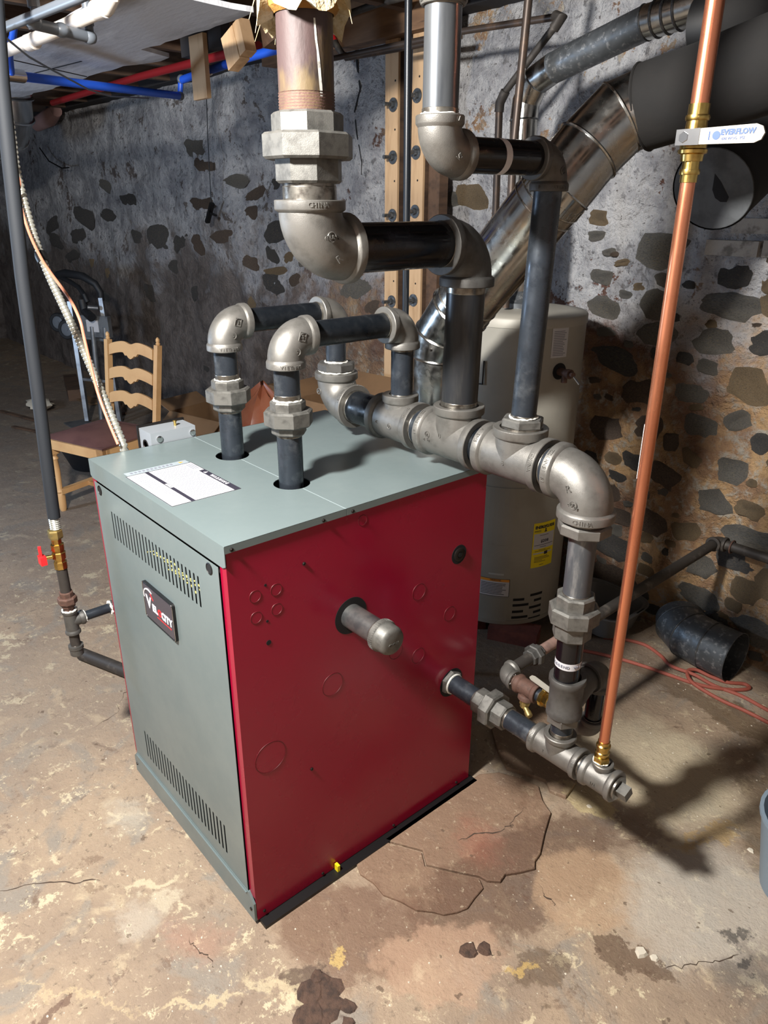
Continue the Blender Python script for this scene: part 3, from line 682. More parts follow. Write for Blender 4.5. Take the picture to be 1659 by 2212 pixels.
    for i in range(5):
        y = .051-i*.0058; a = -.49
        while a < -.30-.02*i:
            w_ = random.uniform(.006, .018); tx.box((a, y-.0008, z2-.0003), (a+w_, y+.0008, z2)); a += w_+.0035
    o = tx.build('label_small_print', ink_l, lb); o['kind'] = 'stuff'
    b = MB().box((-.497, .160, z2-.0002), (-.436, .184, z2+.0004)); b.build('label_sticker', white_lbl, lb)
    tx = MB()
    for i in range(3): tx.box((-.490, .165+i*.006, z2+.0003), (-.446, .1672+i*.006, z2+.0006))
    tx.build('sticker_print', ink_l, lb)
    b = MB().box((-.5285, .018, z), (-.5045, .182, z+.0006)); sl = b.build('side_label', grey_lbl, P, 'narrow pale grey label beside the warning label')
    tx = MB(); 
    for i in range(11):
        y = .030+i*.0105; tx.box((-.521, y, z+.0004), (-.512, y+.0062, z+.0008))
    tx.build('side_label_print', ink_l, sl)
    MB().prism([(0, 0), (.012, .0), (.006, .011)], (-.5225, .160, z+.0006), (1, 0, 0), (0, 1, 0), .0003).build('hazard_triangle', orange, sl)
    for (x, y, s) in ((-.12, .09, .03), (-.10, .12, .012), (-.16, .13, .008), (-.05, .2, .01)):
        pass
    # yellow tag under the side sheet
    MB().box((.002, .238, .010), (.016, .246, .03)).build('yellow_tag', yellow, P)
    # lid seam left bright where the coating is scratched
    for x0_, x1_ in ((-WB, -.532), (-.440, -.254), (-.162, .002)): MB().box((x0_, SEAM-.0008, HB-.0004), (x1_, SEAM+.0008, HB+.0004)).build('seam_edge', M('scratched_edge', C(138, 150, 152), .5) if 'scratched_edge' not in MATS else MATS['scratched_edge'], P)
    # flue outlet and smoke hood on the back
    MB().box((-.60, DB-.004, .35), (-.25, DB+.06, 1.00)).build('rear_hood', blackm, P)
    b = MB().lathe((-.42, 1.0, .45), (0, 0, 1), [(0, .086), (.64, .086)], 32); b.tube((-.42, DB+.02, .62), (-.42, 1.0, .62), .086, 28); b.build('flue_collar', blackm, P)
    return P
boiler = build_boiler()

# control box on the boiler's left side
def build_control_box():
    P = thing('control_box', 'small grey metal junction box behind the lid on the left side of the boiler', 'box', (-.745, .24, 1.0))
    MB().box((-.782, .172, .985), (-.706, .306, 1.072)).build('box_body', M('box_grey', C(150, 156, 162), .4, .2), P)
    MB().box((-.790, .168, .98), (-.782, .310, 1.078)).build('cover', screwm, P)
    for y in (.196, .296): MB().lathe((-.706, y, 1.053), (1, 0, 0), [(0, .009), (.003, .009), (.004, .005)], 16, True).build('screw', chrome, P)
    MB().lathe((-.745, .1718, 1.03), (0, -1, 0), [(0, .017), (.0015, .017), (.0015, .013), (0, .012)], 24, True).build('knockout', screwm, P)
    MB().lathe((-.74, .262, 1.072), (0, 0, 1), [(0, .004), (.012, .004), (.012, .006), (.016, .006)], 10, True).build('terminal', brass, P)
build_control_box()

# capped port through the red side
def build_port():
    P = thing('capped_nipple', 'capped steel nipple sticking out of the upper middle of the red side', 'pipe', (0, .308, .766))
    pipe(P, (-.03, .308, .766), (.115, .308, .766), .0295, M('bare_steel', C(122, 122, 120), .35, .75, (C(90, 92, 94), 24, .4, .7)), th0=0, th1=.02)
    o = MB().lathe((.105, .308, .766), (1, 0, 0), [(0, .03), (0, .0375), (.014, .0375), (.016, .035), (.036, .0345), (.044, .031), (.047, .024), (.0475, .001)], 32, True, False).build('cap', union_m, P, ang=50)
    b = MB()
    for k in range(44):
        q = 2*pi*k/44; d = V(0, cos(q), sin(q)); b.bar(V(.106, .308, .766)+d*.0375, V(.118, .308, .766)+d*.0375, .0018, .0018, d)
    b.build('cap_ribs', union_m, o)
    lb = MB(); add_text(lb, 'CHINA', .010, (.1522, .308, .762), (0, 1, 0), (0, 0, 1), .0006); lb.build('raised_lettering', union_m, o)
build_port()

# ------------------------------------------------------------------ supply risers from the lid
YH, ZH = .648, 1.13
def supply(x, y, name, label, zend):
    P = thing(name, label, 'pipe', (x, y, 1.0), 'supply risers from the boiler lid')
    pipe(P, (x, y, .99), (x, y, 1.172), .0295, greyp, th0=0, th1=.016, name='riser_pipe')
    dope_ring(P, (x, y, 1.166), (0, 0, 1), .030, .0022)
    union(P, (x, y, 0), (0, 0, 1), (1.164, 1.184, 1.222, 1.243), (.041, .057))
    dope_ring(P, (x, y, 1.2435), (0, 0, 1), .031, .003)
    pipe(P, (x, y, 1.24), (x, y, 1.33), .0295, greyp, th0=.018, th1=.018)
    z = 1.382; e = elbow(P, (x, y, z), (0, 0, -1), (0, 1, 0), .066, .041, .0445, .016, .030)
    lettering(e, [('ring', 'VIETNAM', .011, (x, y, z-.058), (0, 0, 1), .0445, .25, CAMV-V(x, y, z))])
    n = V(.9, -.25, .15).normalized()
    emblem(e, V(x, y, z)+V(.0395, .004, -.026), V(1, -.25, 0), (0, 0, 1), .0085, 'S')
    b = MB(); c = V(x, y, z)+V(.0405, .02, .005); up = V(0, .3, 1).normalized(); ux = up.cross(V(1, 0, 0)).normalized()
    for a, d in ((-1, 0), (1, 0), (0, -1), (0, 1)):
        q0 = c+ux*(.008*a)+up*(.009*d); w = up*.009 if a else ux*.008; b.bar(q0-w, q0+w, .0016, .003, (1, 0, 0))
    add_text(b, 'S', .012, c, ux, up, .0012); b.build('raised_mark', cast, e)
    pipe(P, (x, y+.058, z), (x, YH-.052, z), .0295, blackp, th0=.008, th1=.014, name='cross_pipe')
    elbow(P, (x, YH, z), (0, -1, 0), (0, 0, -1), .062, .041, .0445, .016, .030)
    pipe(P, (x, YH, z-.054), (x, YH, zend), .0285, greyp, th0=.014, th1=.016, name='drop_nipple')
    return P
supply(-.208, .297, 'supply_riser', 'nearer of two looped steel risers leaving the boiler lid, beside the red side', 1.19)
Pf = supply(-.486, .2995, 'supply_riser', 'farther looped steel riser leaving the boiler lid, next to the grey junction box', 1.235)

# ------------------------------------------------------------------ header and equaliser
def build_header():
    P = thing('steam_header', 'thick horizontal cast iron header pipe behind the boiler lid, bending down at right', 'pipe', (0, YH, ZH))
    R, Rb, bw, hole = .0545, .0615, .019, .047; ax = (1, 0, 0)
    xe = -.486
    e = elbow(P, (xe, YH, ZH), (0, 0, 1), (1, 0, 0), .086, R, Rb, bw, hole)
    emblem(e, V(xe, YH, ZH)+V(-.012, -.0545, .035), (0, -1, .1), (0, 0, 1), .008, 'UL')
    lettering(e, [('ring', 'ZZ/ANSI 61', .011, (xe+.077, YH, ZH), (1, 0, 0), Rb, -.3, V(0, -1, .6))])
    octo(P, (xe, YH, ZH), (0, 0, 1), .090, .113, .054, 'bushing', castd)
    MB().lathe((xe, YH, ZH), (0, 0, 1), [(.08, .045), (.092, .045)], 24).build('bushing_thread', thread, P)
    dope_ring(P, (xe, YH, ZH+.0885), (0, 0, 1), .048, .003); dope_ring(P, (xe, YH, ZH+.1145), (0, 0, 1), .031, .003)
    pipe(P, (xe+.078, YH, ZH), (-.28, YH, ZH), .0455, blackp, th0=.018, th1=.012)
    t = tee(P, (-.2125, YH, ZH), ax, .0775, .0775, (0, 0, 1), .072, R, Rb, bw, hole, .042, .0475, .030)
    emblem(t, V(-.195, YH-.0545, ZH-.002), (0, -1, 0), (0, 0, 1), .007, 'UL'); lettering(t, [('flat', 'C', .011, V(-.245, YH-.0545, ZH), (1, 0, 0), (0, 0, 1)), ('ring', 'CHINA', .011, (-.145, YH, ZH), ax, Rb, -.4, V(0, -1, .4))])
    pipe(P, (-.142, YH, ZH), (-.098, YH, ZH), .0455, greyp, th0=.012, th1=.01)
    t = tee(P, (-.0035, YH, ZH), ax, .1, .075, (0, 0, 1), .084, R, Rb, bw, hole, .0545)
    emblem(t, V(-.055, YH-.0545, ZH+.008), (0, -1, .1), (0, 0, 1), .008, 'UL'); lettering(t, [('flat', 'c   us', .010, V(-.055, YH-.0545, ZH-.004), (1, 0, 0), (0, 0, 1)), ('flat', 'U', .014, V(-.012, YH-.0535, ZH+.014), (1, 0, 0), (0, 0, 1)), ('ring', 'ZZ/ANSI 61', .011, (-.094, YH, ZH), ax, Rb, -.2, V(0, -1, .4))])
    pipe(P, (.064, YH, ZH), (.098, YH, ZH), .0455, blackp, th0=.006, th1=.006)
    t = tee(P, (.186, YH, ZH), ax, .094, .086, (0, 0, 1), .072, R, Rb, bw, hole, .0545)
    lettering(t, [('flat', '8', .016, V(.186, YH-.0535, ZH-.002), (1, 0, 0), (0, 0, 1)), ('ring', 'CHINA', .013, (.262, YH, ZH), ax, Rb, -.15, V(0, -1, .2)), ('ring', '4 SMS', .013, (.101, YH, ZH), ax, Rb, -.3, V(0, -1, .5))])
    pipe(P, (.264, YH, ZH), (.298, YH, ZH), .0455, greyp, th0=.012, th1=.008)
    e = elbow(P, (.376, YH, ZH), (-1, 0, 0), (0, 0, -1), .085, R, Rb, bw, hole)
    lettering(e, [('ring', 'ZZ/ANSI 61', .0125, (.300, YH, ZH), (1, 0, 0), Rb, -.1, V(0, -1, .3)), ('ring', 'CHINA', .013, (.376, YH, ZH-.076), (0, 0, 1), Rb, -.3, V(1, -1, 0)), ('flat', 'R', .022, V(.362, YH-.054, ZH-.012), (.9, 0, .4), (-.4, 0, .9)), ('flat', 'c    us', .011, V(.378, YH-.0545, ZH-.045), (1, 0, -.2), (.2, 0, 1))])
    emblem(e, V(.378, YH-.0545, ZH-.043), (0, -1, 0), (0, 0, 1), .0085, 'UL')
    x = .376; c = (x, YH, 0)
    octo(P, c, (0, 0, 1), 1.010, 1.036, .0575, 'bushing', cast); MB().lathe(c, (0, 0, 1), [(1.03, .046), (1.05, .046)], 24).build('bushing_thread', thread, P)
    pipe(P, (x, YH, 1.02), (x, YH, .845), .0300, M('scuffed_steel', C(92, 96, 102), .4, .6, [(C(138, 140, 142), 40, .5, .72)], None, None, None, (1, 1, .2)), th0=.008, th1=.02, name='equaliser_pipe')
    union(P, c, (0, 0, 1), (.752, .792, .832, .862), (.044, .0575))
    n = pipe(P, (x, YH, .77), (x, YH, .626), .0300, gloss, th0=0, th1=0)
    MB().lathe(c, (0, 0, 1), [(.676, .0303), (.694, .0303)], 32, True, False).build('paper_band', white_lbl, n, 'white paper band with faint print')
    lb = MB(); ring_text(lb, 'LEGEND VALVE', .0095, (x, YH, .685), (0, 0, 1), .0304, .15, ref=V(.8, -1.2, 0), step=.0075); lb.build('band_print', ink_l, n)
    return P
build_header()

# return line with the wye below the equaliser
def build_return():
    y, z = .655, .42
    P = thing('return_line', 'low horizontal return pipe leaving the red side of the boiler to a square plug', 'pipe', (.28, y, z))
    octo(P, (0, y, z), (1, 0, 0), .002, .016, .0365, 'bushing', union_m, 6)
    pipe(P, (-.03, y, z), (.118, y, z), .0265, greyp, th0=0, th1=.016)
    MB().torus((.019, y, z), (1, 0, 0), .028, .003).build('pipe_dope', dope, P)
    union(P, (0, y, z), (1, 0, 0), (.110, .146, .180, .214), (.037, .052))
    pipe(P, (.206, y, z), (.310, y, z), .0275, greyp, th0=.016, th1=.016)
    t = tee(P, (.374, y, z), (1, 0, 0), .070, .068, (0, 0, 1), .054, .0345, .0395, .013, .0285)
    lettering(t, [('ring', 'CHINA', .0095, (.31, y, z), (1, 0, 0), .0395, -.2, V(0, -1, .4)), ('ring', 'ANSI', .0095, (.436, y, z), (1, 0, 0), .0395, -.2, V(0, -1, .4)), ('flat', '2', .012, V(.352, y-.034, z+.004), (1, 0, 0), (0, 0, 1))])
    pipe(P, (.434, y, z), (.466, y, z), .0275, greyp, th0=.015, th1=.015)
    t = tee(P, (.496, y, z), (1, 0, 0), .042, .042, (0, 0, 1), .046, .0335, .0385, .013, .0285, .021, .0245, .017)
    lettering(t, [('flat', '1/2', .012, V(.494, y-.0335, z), (1, 0, 0), (0, 0, 1))])
    q = MB().lathe((.530, y, z), (1, 0, 0), [(0, .0285), (.014, .0285)], 28).build('plug', thread, P)
    m = Matrix.Rotation(radians(25), 4, 'X'); m.translation = V(.543, y, z); MB().box((0, -.0135, -.0135), (.026, .0135, .0135), m).build('plug_head', union_m, q)
    # wye standing on the branch
    x = .376; c = (x, y, 0)
    pipe(P, (x, y, .466), (x, y, .54), .0265, greyp, th0=.02, th1=.008)
    octo(P, c, (0, 0, 1), .512, .536, .041, 'bushing', cast, 6)
    b = MB(); R = .0400
    b.lathe(c, (0, 0, 1), [(.536, .036), (.536, .0425), (.551, .0425), (.556, R-.001), (.621, R), (.626, .0435), (.639, .0435), (.641, .042), (.641, .031), (.63, .030)], 36, True, False)
    b.sweep([V(x, y, .562), V(x, y+.03, .575), V(x, y+.055, .588), V(x, y+.078, .592), V(x, y+.09, .592)], [.036, .035, .033, .031, .031], 28, True)
    b.build('wye', castd, P, ang=45)
    MB().lathe((x, y+.086, .592), (0, 1, 0), [(0, .036), (.012, .036), (.012, .028)], 28, True, False).build('wye_band', castd, P)
    yb = y+.117; MB().lathe((x, y+.09, .592), (0, 1, 0), [(0, .025), (.02, .025)], 24).build('thread', thread, P)
    elbow(P, (x, yb+.018, .592), (0, -1, 0), (0, 0, -1), .046, .034, .0385, .013, .024, castd)
    pipe(P, (x, yb+.018, .553), (x, yb+.018, .446), .0215, gloss, th0=0, th1=.008, name='drop_nipple')
    elbow(P, (x, yb+.018, .415), (0, 0, 1), (-1, 0, 0), .036, .027, .031, .011, .022, castd)
    return P
build_return()

# side return with drain valve and old iron pipe to the wall
def build_old_return():
    y, z = .79, .425
    P = thing('wet_return', 'old iron pipe slanting from the stone wall to a rusty tee and brass drain valve', 'pipe', (.1, 1.2, z))
    pipe(P, (.345, y, .418), (.268, y, z), .018, greyp, th0=.006, th1=0)
    v = MB().lathe((.275, y, z), (-1, 0, 0), [(0, .024), (.012, .024), (.012, .020), (.03, .022), (.045, .020), (.045, .0245), (.056, .0245)], 8, False).build('ball_valve', brass, P)
    MB().tube((.25, y, z+.02), (.25, y, z+.035), .006, 12).build('valve_stem', brass, v)
    h = MB(); h.prism([(0, -.008), (.075, -.009), (.083, -.005), (.083, .005), (.075, .009), (0, .008)], (.256, y-.004, z+.037), (-.86, -.1, .22), (0, 1, 0), .004); h.build('lever', whitep, v, 'cream vinyl lever')
    pipe(P, (.222, y, z), (.19, y, z), .0185, greyp, th0=.01, th1=.01)
    t = tee(P, (.170, y, z), (-1, 0, 0), .036, .036, (-.05, -.1, -1), .034, .0235, .0275, .012, .019, .020, .023, .016, rust)
    d = V(-.05, -.1, -1).normalized(); p0 = V(.170, y, z)+d*.03
    b = MB().lathe(p0, d, [(0, .013), (.008, .013), (.008, .015), (.02, .015), (.02, .012), (.03, .012)], 8, False)
    b.lathe(p0+d*.026, V(.9, -.35, -.45), [(-.012, .008), (.02, .008), (.02, .010), (.034, .010), (.036, .008)], 14, True); b.build('drain_cock', brass_old, P)
    pipe(P, (.136, y, z), (.112, y, z), .0185, rust, th0=0, th1=.01)
    dope_ring(P, (.121, y, z), (1, 0, 0), .020, .003)
    elbow(P, (.086, y, z), (1, 0, 0), (0, 1, .1), .038, .0245, .0285, .011, .019, cast, name='elbow')
    d = V(0, 1, .045).normalized(); p0 = V(.086, y+.03, z+.004)
    p1 = p0+d*.085; pipe(P, p0, p1, .018, oldpipe, th0=.008, th1=.008)
    union(P, p1-d*.008, d, (0, .016, .036, .052), (.025, .034), castd)
    p2 = p1+d*.036; p3 = V(.106, 1.95, .488)
    MB().tube(p2, p2+(p3-p2)*.22, .0165, 20).build('old_pipe', M('salmon_pipe', C(138, 110, 100), .7, .1, (C(110, 90, 84), 30, .4, .7)), P)
    MB().tube(p2+(p3-p2)*.22, p3, .0185, 20).build('old_pipe', oldpipe, P)
    e = elbow(P, (.107, 1.975, .490), (0, -1, 0), (1, 0, 0), .036, .024, .028, .012, .019, oldpipe)
    MB().tube((.135, 1.975, .490), (1.2, 1.975, .50), .0185, 18).build('wall_pipe', oldpipe, P)
    MB().torus((.165, 1.975, .490), (1, 0, 0), .024, .003, 20, 6).build('pipe_strap', rust, P)
build_old_return()

# ------------------------------------------------------------------ steam mains
def build_main():
    P = thing('steam_main', 'largest steel steam riser, offset by a black cross pipe, rising to torn insulation', 'pipe', (0, .44, 1.2))
    pipe(P, (-.004, YH, 1.2), (.002, YH, 1.50), .0435, M('dark_steel', C(58, 60, 64), .34, .6, [(C(96, 96, 92), 20, .46, .75)], None, None, None, (1, 1, .15)), th0=.026, th1=.028, name='riser_pipe')
    R, Rb, bw, hole = .0545, .0615, .019, .0455
    e = elbow(P, (.003, YH, 1.575), (0, 0, -1), (0, -1, 0), .088, R, Rb, bw, hole, castd)
    pipe(P, (.003, YH-.075, 1.577), (.003, .30, 1.576), .0465, gloss, th0=.016, th1=0, name='cross_pipe')
    yl = .2265
    e = elbow(P, (.003, yl, 1.576), (0, 1, 0), (0, 0, 1), .085, .0575, .0645, .017, .048)
    emblem(e, V(.0615, yl+.004, 1.60), (1, -.1, 0), (0, 0, 1), .0085, 'UL')
    lettering(e, [('ring', 'CHINA', .012, (.003, yl, 1.6525), (0, 0, 1), .0645, .35, V(1, -.9, 0)), ('flat', 'R', .02, V(.0605, yl+.02, 1.562), (0, .8, .6), (0, -.6, .8)), ('flat', 'C    US', .011, V(.061, yl+.004, 1.598), (0, 1, 0), (0, 0, 1))])
    pipe(P, (.003, yl, 1.65), (.003, yl, 1.70), .0475, thread, th0=.036, th1=0)
    c = (.003, yl, 0)
    octo(P, c, (0, 0, 1), 1.688, 1.730, .060, 'union_end'); octo(P, c, (0, 0, 1), 1.726, 1.768, .081, 'union_nut', ch=.06); octo(P, c, (0, 0, 1), 1.764, 1.800, .0625, 'union_end', ph=.2)
    pipe(P, (.003, yl, 1.795), (.003, yl, 2.41), .0475, rustp, th0=0, th1=0, name='old_riser')
    MB().lathe(c, (0, 0, 1), [q for i in range(7) for q in ((1.799+i*.0045, .0470), (1.8012+i*.0045, .0488))], 36, True, False).build('rusty_thread', rust, P, ang=80)
    b = MB(); pts = [(.62, 1.93), (.60, 1.915), (.58, 1.90), (.53, 1.885), (.50, 1.87), (.47, 1.85), (.44, 1.835), (.42, 1.82)]
    vs = []
    for i, (q, z) in enumerate(pts):
        q = -q+.35; w = .05*random.uniform(.5, 1.2)
        for s in (-w, w): vs.append((.003+.0478*cos(q+s), yl+.0478*sin(q+s), z))
    b.add(vs, [[2*i, 2*i+1, 2*i+3, 2*i+2] for i in range(len(pts)-1)]); b.build('paint_drip', dope, P)
    return P
build_main()
def build_wrap():
    b = MB(); seg = 40; vs = []; rows = 9; random.seed(11)
    edge = [random.uniform(-.012, .012)+.012*sin(3*2*pi*i/seg)+.008*sin(7*2*pi*i/seg) for i in range(seg)]
    for j in range(rows):
        for i in range(seg):
            q = 2*pi*i/seg; zz = 1.942+.48*j/(rows-1)+(edge[i] if j == 0 else 0)
            r = .0735+.006*noise.noise(Vector((cos(q)*3, sin(q)*3, zz*9)))+(.004 if j == 0 else 0)
            vs.append((.003+r*cos(q), .2265+r*sin(q), zz))
    n = len(vs)
    inner = [(.003+.051*cos(2*pi*i/seg), .2265+.051*sin(2*pi*i/seg), 1.948+edge[i]*.6) for i in range(seg)]
    b.add(vs+inner, [[j*seg+i, j*seg+(i+1) % seg, (j+1)*seg+(i+1) % seg, (j+1)*seg+i] for j in range(rows-1) for i in range(seg)]+[[n+i, n+(i+1) % seg, (i+1) % seg, i] for i in range(seg)], True)
    P = thing('pipe_insulation', 'torn cream paper insulation wrapped round the top of the rusty steam riser', 'insulation', (.003, .2265, 1.94))
    b.build('paper_wrap', insul, P, ang=50)
    f = MB()
    for k in range(12):
        q = random.uniform(2.6, 5.2) if k < 11 else random.uniform(0, 6.28); z = 1.95+random.uniform(-.005, .07); p = V(.003+.074*cos(q), .2265+.074*sin(q), z)
        d = V(cos(q)*random.uniform(0, .03), sin(q)*random.uniform(0, .03), random.uniform(-.05, -.015)); f.sweep([p, p+d*.5+V(.003, 0, .004), p+d], [.0010, .0008, .0004], 5)
    f.build('torn_strands', insul, P)['kind'] = 'stuff'
    f = MB().lathe((.003, .2265, 0), (0, 0, 1), [(1.942, .0495), (1.950, .060), (1.97, .066)], 30, True, False); f.build('felt_lining', M('amber_felt', C(150, 108, 44), .9, 0, (C(150, 104, 46), 14, .45, .65), (80, .6, .004)), P)
build_wrap()
def build_second():
    P = thing('steam_riser', 'slimmer steel riser from the hexagon bushing, with black cross pipe at its top', 'pipe', (.2, .5, 1.2))
    octo(P, (.190, YH, 0), (0, 0, 1), 1.204, 1.224, .0485, 'bushing', union_m, 6); MB().lathe((.190, YH, 0), (0, 0, 1), [(1.19, .046), (1.206, .046)], 28).build('bushing_thread', thread, P)
    dope_ring(P, (.191, YH, 1.2255), (0, 0, 1), .030, .0025)
    pipe(P, (.191, YH, 1.22), (.207, YH, 1.695), .0275, greyp, th0=.012, th1=.016, name='riser_pipe')
    e = elbow(P, (.207, YH, 1.735), (0, 0, -1), (0, -1, 0), .056, .0345, .0385, .014, .028, castd)
    emblem(e, V(.2425, YH-.004, 1.715), (1, 0, 0), (0, 0, 1), .0065, 'UL', castd); lettering(e, [('ring', '1 1/2 CHINA', .009, (.207, YH, 1.686), (0, 0, 1), .0385, .1, V(1, -1, 0)), ('flat', '2', .013, V(.241, YH-.012, 1.742), (0, 1, 0), (0, 0, 1))], castd)
    n = pipe(P, (.207, YH-.05, 1.735), (.207, .40, 1.733), .0295, gloss, th0=.006, th1=.004, name='cross_pipe')
    MB().lathe((.207, .486, 1.734), (0, 1, 0), [(0, .0298), (.016, .0299)], 30, True, False).build('paper_band', white_lbl, n, 'scrap of torn white label')
    y = .3475; e = elbow(P, (.207, y, 1.733), (0, 1, 0), (0, 0, 1), .056, .0365, .0405, .014, .030)
    lettering(e, [('flat', 'V3', .013, V(.2435, y+.012, 1.727), (0, .8, .6), (0, -.6, .8)), ('flat', 'A', .010, V(.248, y+.004, 1.782), (0, 1, 0), (0, 0, 1))])
    dope_ring(P, (.207, y, 1.7905), (0, 0, 1), .0305, .002)
    pipe(P, (.207, y, 1.785), (.207, y, 1.945), .0295, M('bright_steel', C(112, 116, 120), .3, .75, [(C(76, 80, 86), 18, .45, .7), (C(168, 168, 160), 90, .66, .8)], None, None, None, (1, 1, .12)), th0=.014, th1=.008)
    c = (.207, y, 0); MB().torus((.207, y, 1.943), (0, 0, 1), .033, .003).build('collar', cast, P)
    octo(P, c, (0, 0, 1), 1.944, 2.00, .041, 'union_end', union_m, 8); MB().tube((.207, y, 1.99), (.207, y, 2.42), .0295).build('upper_pipe', greyp, P)
build_second()

# ------------------------------------------------------------------ copper feed with ball valve
def build_copper():
    x, y = .490, .655
    P = thing('copper_pipe', 'tall vertical copper pipe rising from the end of the return line', 'pipe', (x, y, .46))
    octo(P, (x, y, 0), (0, 0, 1), .466, .482, .0195, 'adapter_nut', brass, 6)
    MB().lathe((x, y, 0), (0, 0, 1), [(.48, .014), (.49, .014), (.49, .0165), (.494, .0165), (.496, .0145), (.508, .0145), (.508, .0165), (.513, .0165), (.516, .0138), (.524, .0138)], 24, True).build('press_adapter', brass, P)
    dope_ring(P, (x, y, .467), (0, 0, 1), .0175, .002)
    MB().tube((x, y, .515), (x, y, 1.715), .0122, 28).build('lower_tube', copper, P)
    MB().tube((x, y, 1.80), (x, y, 2.43), .0145, 28).build('upper_tube', copper, P)
    b = MB()
    b.lathe((x, y, 0), (0, 0, 1), [(1.690, .0138), (1.702, .0138), (1.702, .016), (1.706, .0165), (1.710, .016), (1.710, .0138), (1.722, .0135), (1.722, .0175), (1.732, .0185), (1.734, .023), (1.739, .0235), (1.741, .021), (1.752, .0215), (1.766, .020), (1.768, .0175), (1.782, .0165), (1.782, .0185), (1.786, .0195), (1.790, .0185), (1.790, .0165), (1.806, .0165)], 28, True)
    v = b.build('ball_valve', brass, P, ang=30)
    octo(v, (x, y-.016, 1.756), (0, -1, 0), 0, .016, .0125, 'gland_nut', brass, 6)
    octo(v, (x, y-.030, 1.756), (0, -1, 0), 0, .008, .0085, 'handle_nut', chrome, 6)
    h = MB(); h.prism([(-.011, -.011), (.028, -.0115), (.112, -.013), (.122, -.009), (.126, 0), (.122, .009), (.112, .013), (.028, .0115), (-.011, .011)], (x, y-.031, 1.756), V(.995, .06, .0), (0, 0, 1), .0045)
    lv = h.build('lever', whitep, v, 'white vinyl lever with blue print')
    MB().prism([(-.013, -.0115), (.026, -.012), (.026, .012), (-.013, .0115)], (x, y-.0352, 1.756), V(.995, .06, 0), (0, 0, 1), .0012).build('lever_shank', chrome, lv)
    t = MB(); n = V(.06, -.995, 0); o = V(x, y-.0357, 1.756); ux = V(.995, .06, 0)
    add_text(t, 'EVERFLOW', .0105, o+ux*.086+V(0, 0, .0035), ux, (0, 0, 1), .0003, .0005); add_text(t, '600 WOG', .0055, o+ux*.074+V(0, 0, -.0055), ux, (0, 0, 1), .0002)
    add_text(t, 'PSI', .006, o+ux*.094+V(0, 0, -.0055), ux, (0, 0, 1), .0002)
    t.lathe(o+ux*.053, n, [(0, .0062), (.0004, .0062)], 20); t.box((.0, 0, 0), (.0015, .0004, .012), Matrix.Translation(o+ux*.041+V(0, -.0004, -.006)))
    t.build('blue_print', bluei, lv)
    MB().box((x-.0128, y-.004, 1.16), (x-.0118, y+.004, 1.27)).build('paper_scrap', white_lbl, P)
build_copper()

